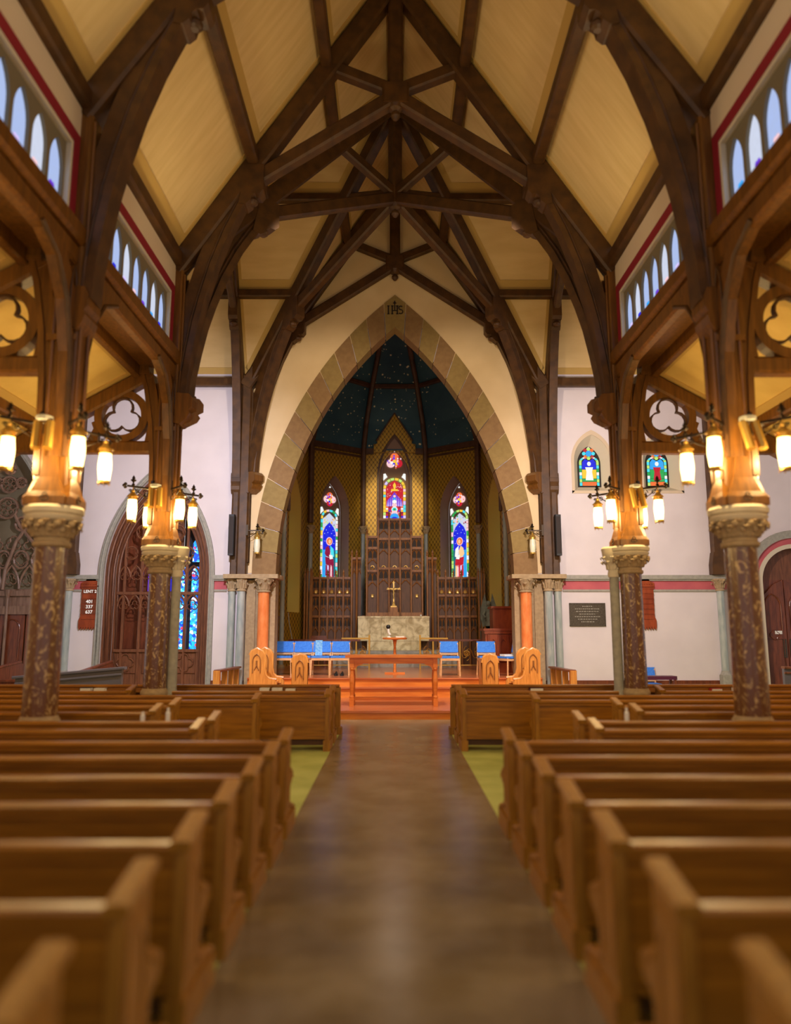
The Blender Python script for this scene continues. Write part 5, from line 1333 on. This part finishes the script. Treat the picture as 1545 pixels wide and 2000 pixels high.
for i in range(4):
    c = -.66+.44*i; z = 3.85; bt.tube([F2(a, q, .05) for a, q in foil((c, z), .19, .5, 3, 90, 5)], .022, 4, True)
for s in (-1, 1):
    bt.tube([F2(s*a, z, .07) for a, z in [(.05, 2.7), (.08, 3.2), (.3, 3.9), (.65, 4.45), (.95, 4.5)]], .045, 6); bt.tube([F2(s*a, z, .07) for a, z in [(1.25, 2.7), (1.1, 3.3), (.7, 3.9), (.35, 4.3), (.2, 4.6)]], .04, 6)
for c, z, r in ((0, 4.75, .26), (-.55, 4.95, .2), (.55, 4.95, .2), (0, 5.35, .2), (-.4, 4.35, .17), (.4, 4.35, .17), (.8, 4.2, .15), (-.8, 4.2, .15), (0, 5.75, .13), (-.3, 5.4, .12), (.3, 5.4, .12), (.85, 4.65, .1), (-.85, 4.65, .1)):
    bt.tube([F2(a, q, .06) for a, q in ell((c, z), r, r, 18)], .032, 5, True)
    for k in range(5):
        A = 2*PI*k/5+PI/2; bt.tube([F2(a, q, .045) for a, q in ell((c+r*.5*math.cos(A), z+r*.5*math.sin(A)), r*.3, r*.3, 9)], .014, 4, True)
bt.build('tracery', M['oldscreen'], d2)
# right door: wide arch, grey and pink rings, double leaves
d3 = struct('door_3'); c3 = 10.1
for k, (w0, w1, m_, dd) in enumerate(((1.30, 1.48, 'grey', .08), (1.16, 1.30, 'pink', .012), (1.06, 1.16, 'cream', .04))):
    i_ = ogive(w0, 2.9, 3.78+(w0-1.15)*1.1, 14, c=c3, base=2.72 if k < 2 else 0); o_ = ogive(w1, 2.9, 3.78+(w1-1.15)*1.1, 14, c=c3, base=2.72 if k < 2 else 0)
    b = MB(); b.strip([FW(a, z, .001) for a, z in i_], [FW(a, z, .001) for a, z in o_], Vector((0, -dd, 0))); b.build('arch_ring', M[m_], d3)
b = MB(); b.prism([Vector((a, YW+.25, z)) for a, z in ogive(1.13, 2.9, 3.76, 12, c=c3, base=2.75)], Vector((0, .04, 0))); b.build('tympanum', M['screen'], d3)
for s in (-1, 1):
    b = MB(); x0, x1 = sorted((c3+s*.01-.45, c3-.45+s*.62)); hh = ogive(.64, 2.3, 2.95, 8, c=c3-.45, base=0)
    half = [(a, z) for a, z in hh if (a-(c3-.45))*s >= -1e-6]
    half = [(c3-.45+s*.01, 0)]+([(a, z) for a, z in half if z > 0] if s < 0 else [(a, z) for a, z in half if z > 0])+[]
    pts = [(c3-.45+s*.01, 0), (c3-.45+s*.62, 0), (c3-.45+s*.62, 2.3), (c3-.45+s*.50, 2.58), (c3-.45+s*.25, 2.84), (c3-.45+s*.01, 2.95)]
    b.prism([Vector((a, YW+.18, z)) for a, z in pts], Vector((0, .05, 0))); lf = b.build('door_leaf', M['door'], d3)
    b = MB(); cc = c3-.45+s*.31
    b.tube([Vector((a, YW+.17, z)) for a, z in ogive(.2, 2.3, 2.6, 6, c=cc, base=1.7)], .018, 5); b.tube([Vector((a, YW+.17, z)) for a, z in [(cc-.22, .3), (cc+.22, .3), (cc+.22, 1.5), (cc-.22, 1.5)]], .016, 5, True)
    b.tube([Vector((a, YW+.17, z)) for a, z in foil((cc, 1.6), .12, .5, 4, 90, 5)], .014, 5, True); b.build('panel_moulding', M['door'], lf)
    b = MB(); b.box(c3-.45+s*.04, c3-.45+s*.12, YW+.165, YW+.18, 1.05, 1.5); b.build('push_plate', M['bronze'], lf)
b = MB(); b.box(c3-1.2, c3+1.2, YW+.24, YW+.3, 0, 2.95); b.build('door_surround', M['door'], d3)
b = MB(); b.box(c3-.75, c3-.58, YW+.16, YW+.18, 1.62, 1.70); b.build('white_notice', M['white'], d3)

# two small transept windows at right
for i, (c, hp) in enumerate(((4.98, ogive), (6.72, ogive))):
    F = Fr((c, YW, 0), (1, 0, 0), (0, -1, 0)); w = struct('window_%d' % nwin); nwin += 1
    op = ogive(.46, 5.95, 6.62, 8, base=5.17); ip = ogive(.30, 5.92, 6.40, 8, base=5.32)
    b = MB(); b.grid([[F(a, z, .0) for a, z in op+op[:1]], [F(a, z, -.32) for a, z in ip+ip[:1]]], close=False, cap=False); b.build('splayed_reveal', M['cream'], w)
    b = MB(); b.strip([F(a, z, .0) for a, z in op], [F(a, z, .0) for a, z in ogive(.53, 5.95, 6.74, 8, base=5.10)], Vector((0, -.02, 0))); b.prism([F(a, z, 0) for a, z in [(-.53, 5.10), (.53, 5.10), (.53, 5.17), (-.53, 5.17)]], Vector((0, -.02, 0))); b.build('raised_border', M['clere'], w)
    b = MB(); b.prism([F(a, z, -.34) for a, z in ip], F.n*.015); b.build('dark_plate', M['lead'], w)
    d = -.32
    # border quarries
    pal = ['cyan', 'lime', 'cyan', 'white', 'green']
    for s in (-1, 1):
        for j in range(7): z = 5.36+.09*j; pane(F, [(s*.25, z), (s*.19, z), (s*.19, z+.08), (s*.25, z+.08)], d, GL[pal[(j+i) % 5]], w)
        for j in range(4):
            t0, t1 = j/4+.02, (j+1)/4-.02; q = lambda t, r: (s*r*math.cos(t*PI/2), 5.98+(r*.6)*math.sin(t*PI/2)); pane(F, [q(t0, .25), q(t1, .25), q(t1, .19), q(t0, .19)], d, GL[pal[(j+1) % 5]], w)
    pane(F, [(-.18, 5.36), (.18, 5.36), (.18, 5.46), (-.18, 5.46)], d, GL['orange'], w); pane(F, [(-.18, 5.47), (.18, 5.47), (.18, 5.54), (-.18, 5.54)], d, GL['green'], w)
    pane(F, [(-.18, 5.55), (.18, 5.55), (.18, 5.78), (-.18, 5.78)], d, GL['yellow' if i == 0 else 'green'], w)
    pane(F, [(-.18, 5.79), (.18, 5.79), (.17, 5.98), (.1, 6.06), (0, 6.0), (-.1, 6.06), (-.17, 5.98)], d, GL['blue' if i == 0 else 'sky'], w)
    pane(F, [(-.10, 5.5), (.10, 5.5), (.07, 5.72), (.1, 5.84), (-.1, 5.84), (-.07, 5.72)], d+.013, GL['white' if i == 0 else 'red'], w, .005); pane(F, ell((0, 5.93), .05, .06, 8), d+.013, GL['white'], w, .005)
    for j in range(8):
        A = j*PI/4; pane(F, ell((.12*math.cos(A), 6.20+.12*math.sin(A)), .05, .05, 6), d, GL[['cyan', 'orange', 'lime', 'red'][j % 4]], w)
    pane(F, ell((0, 6.20), .08, .08, 10), d+.013, GL['sky'], w, .005); pane(F, [(-.05, 6.33), (.05, 6.33), (0, 6.39)], d, GL['pinkw'], w)
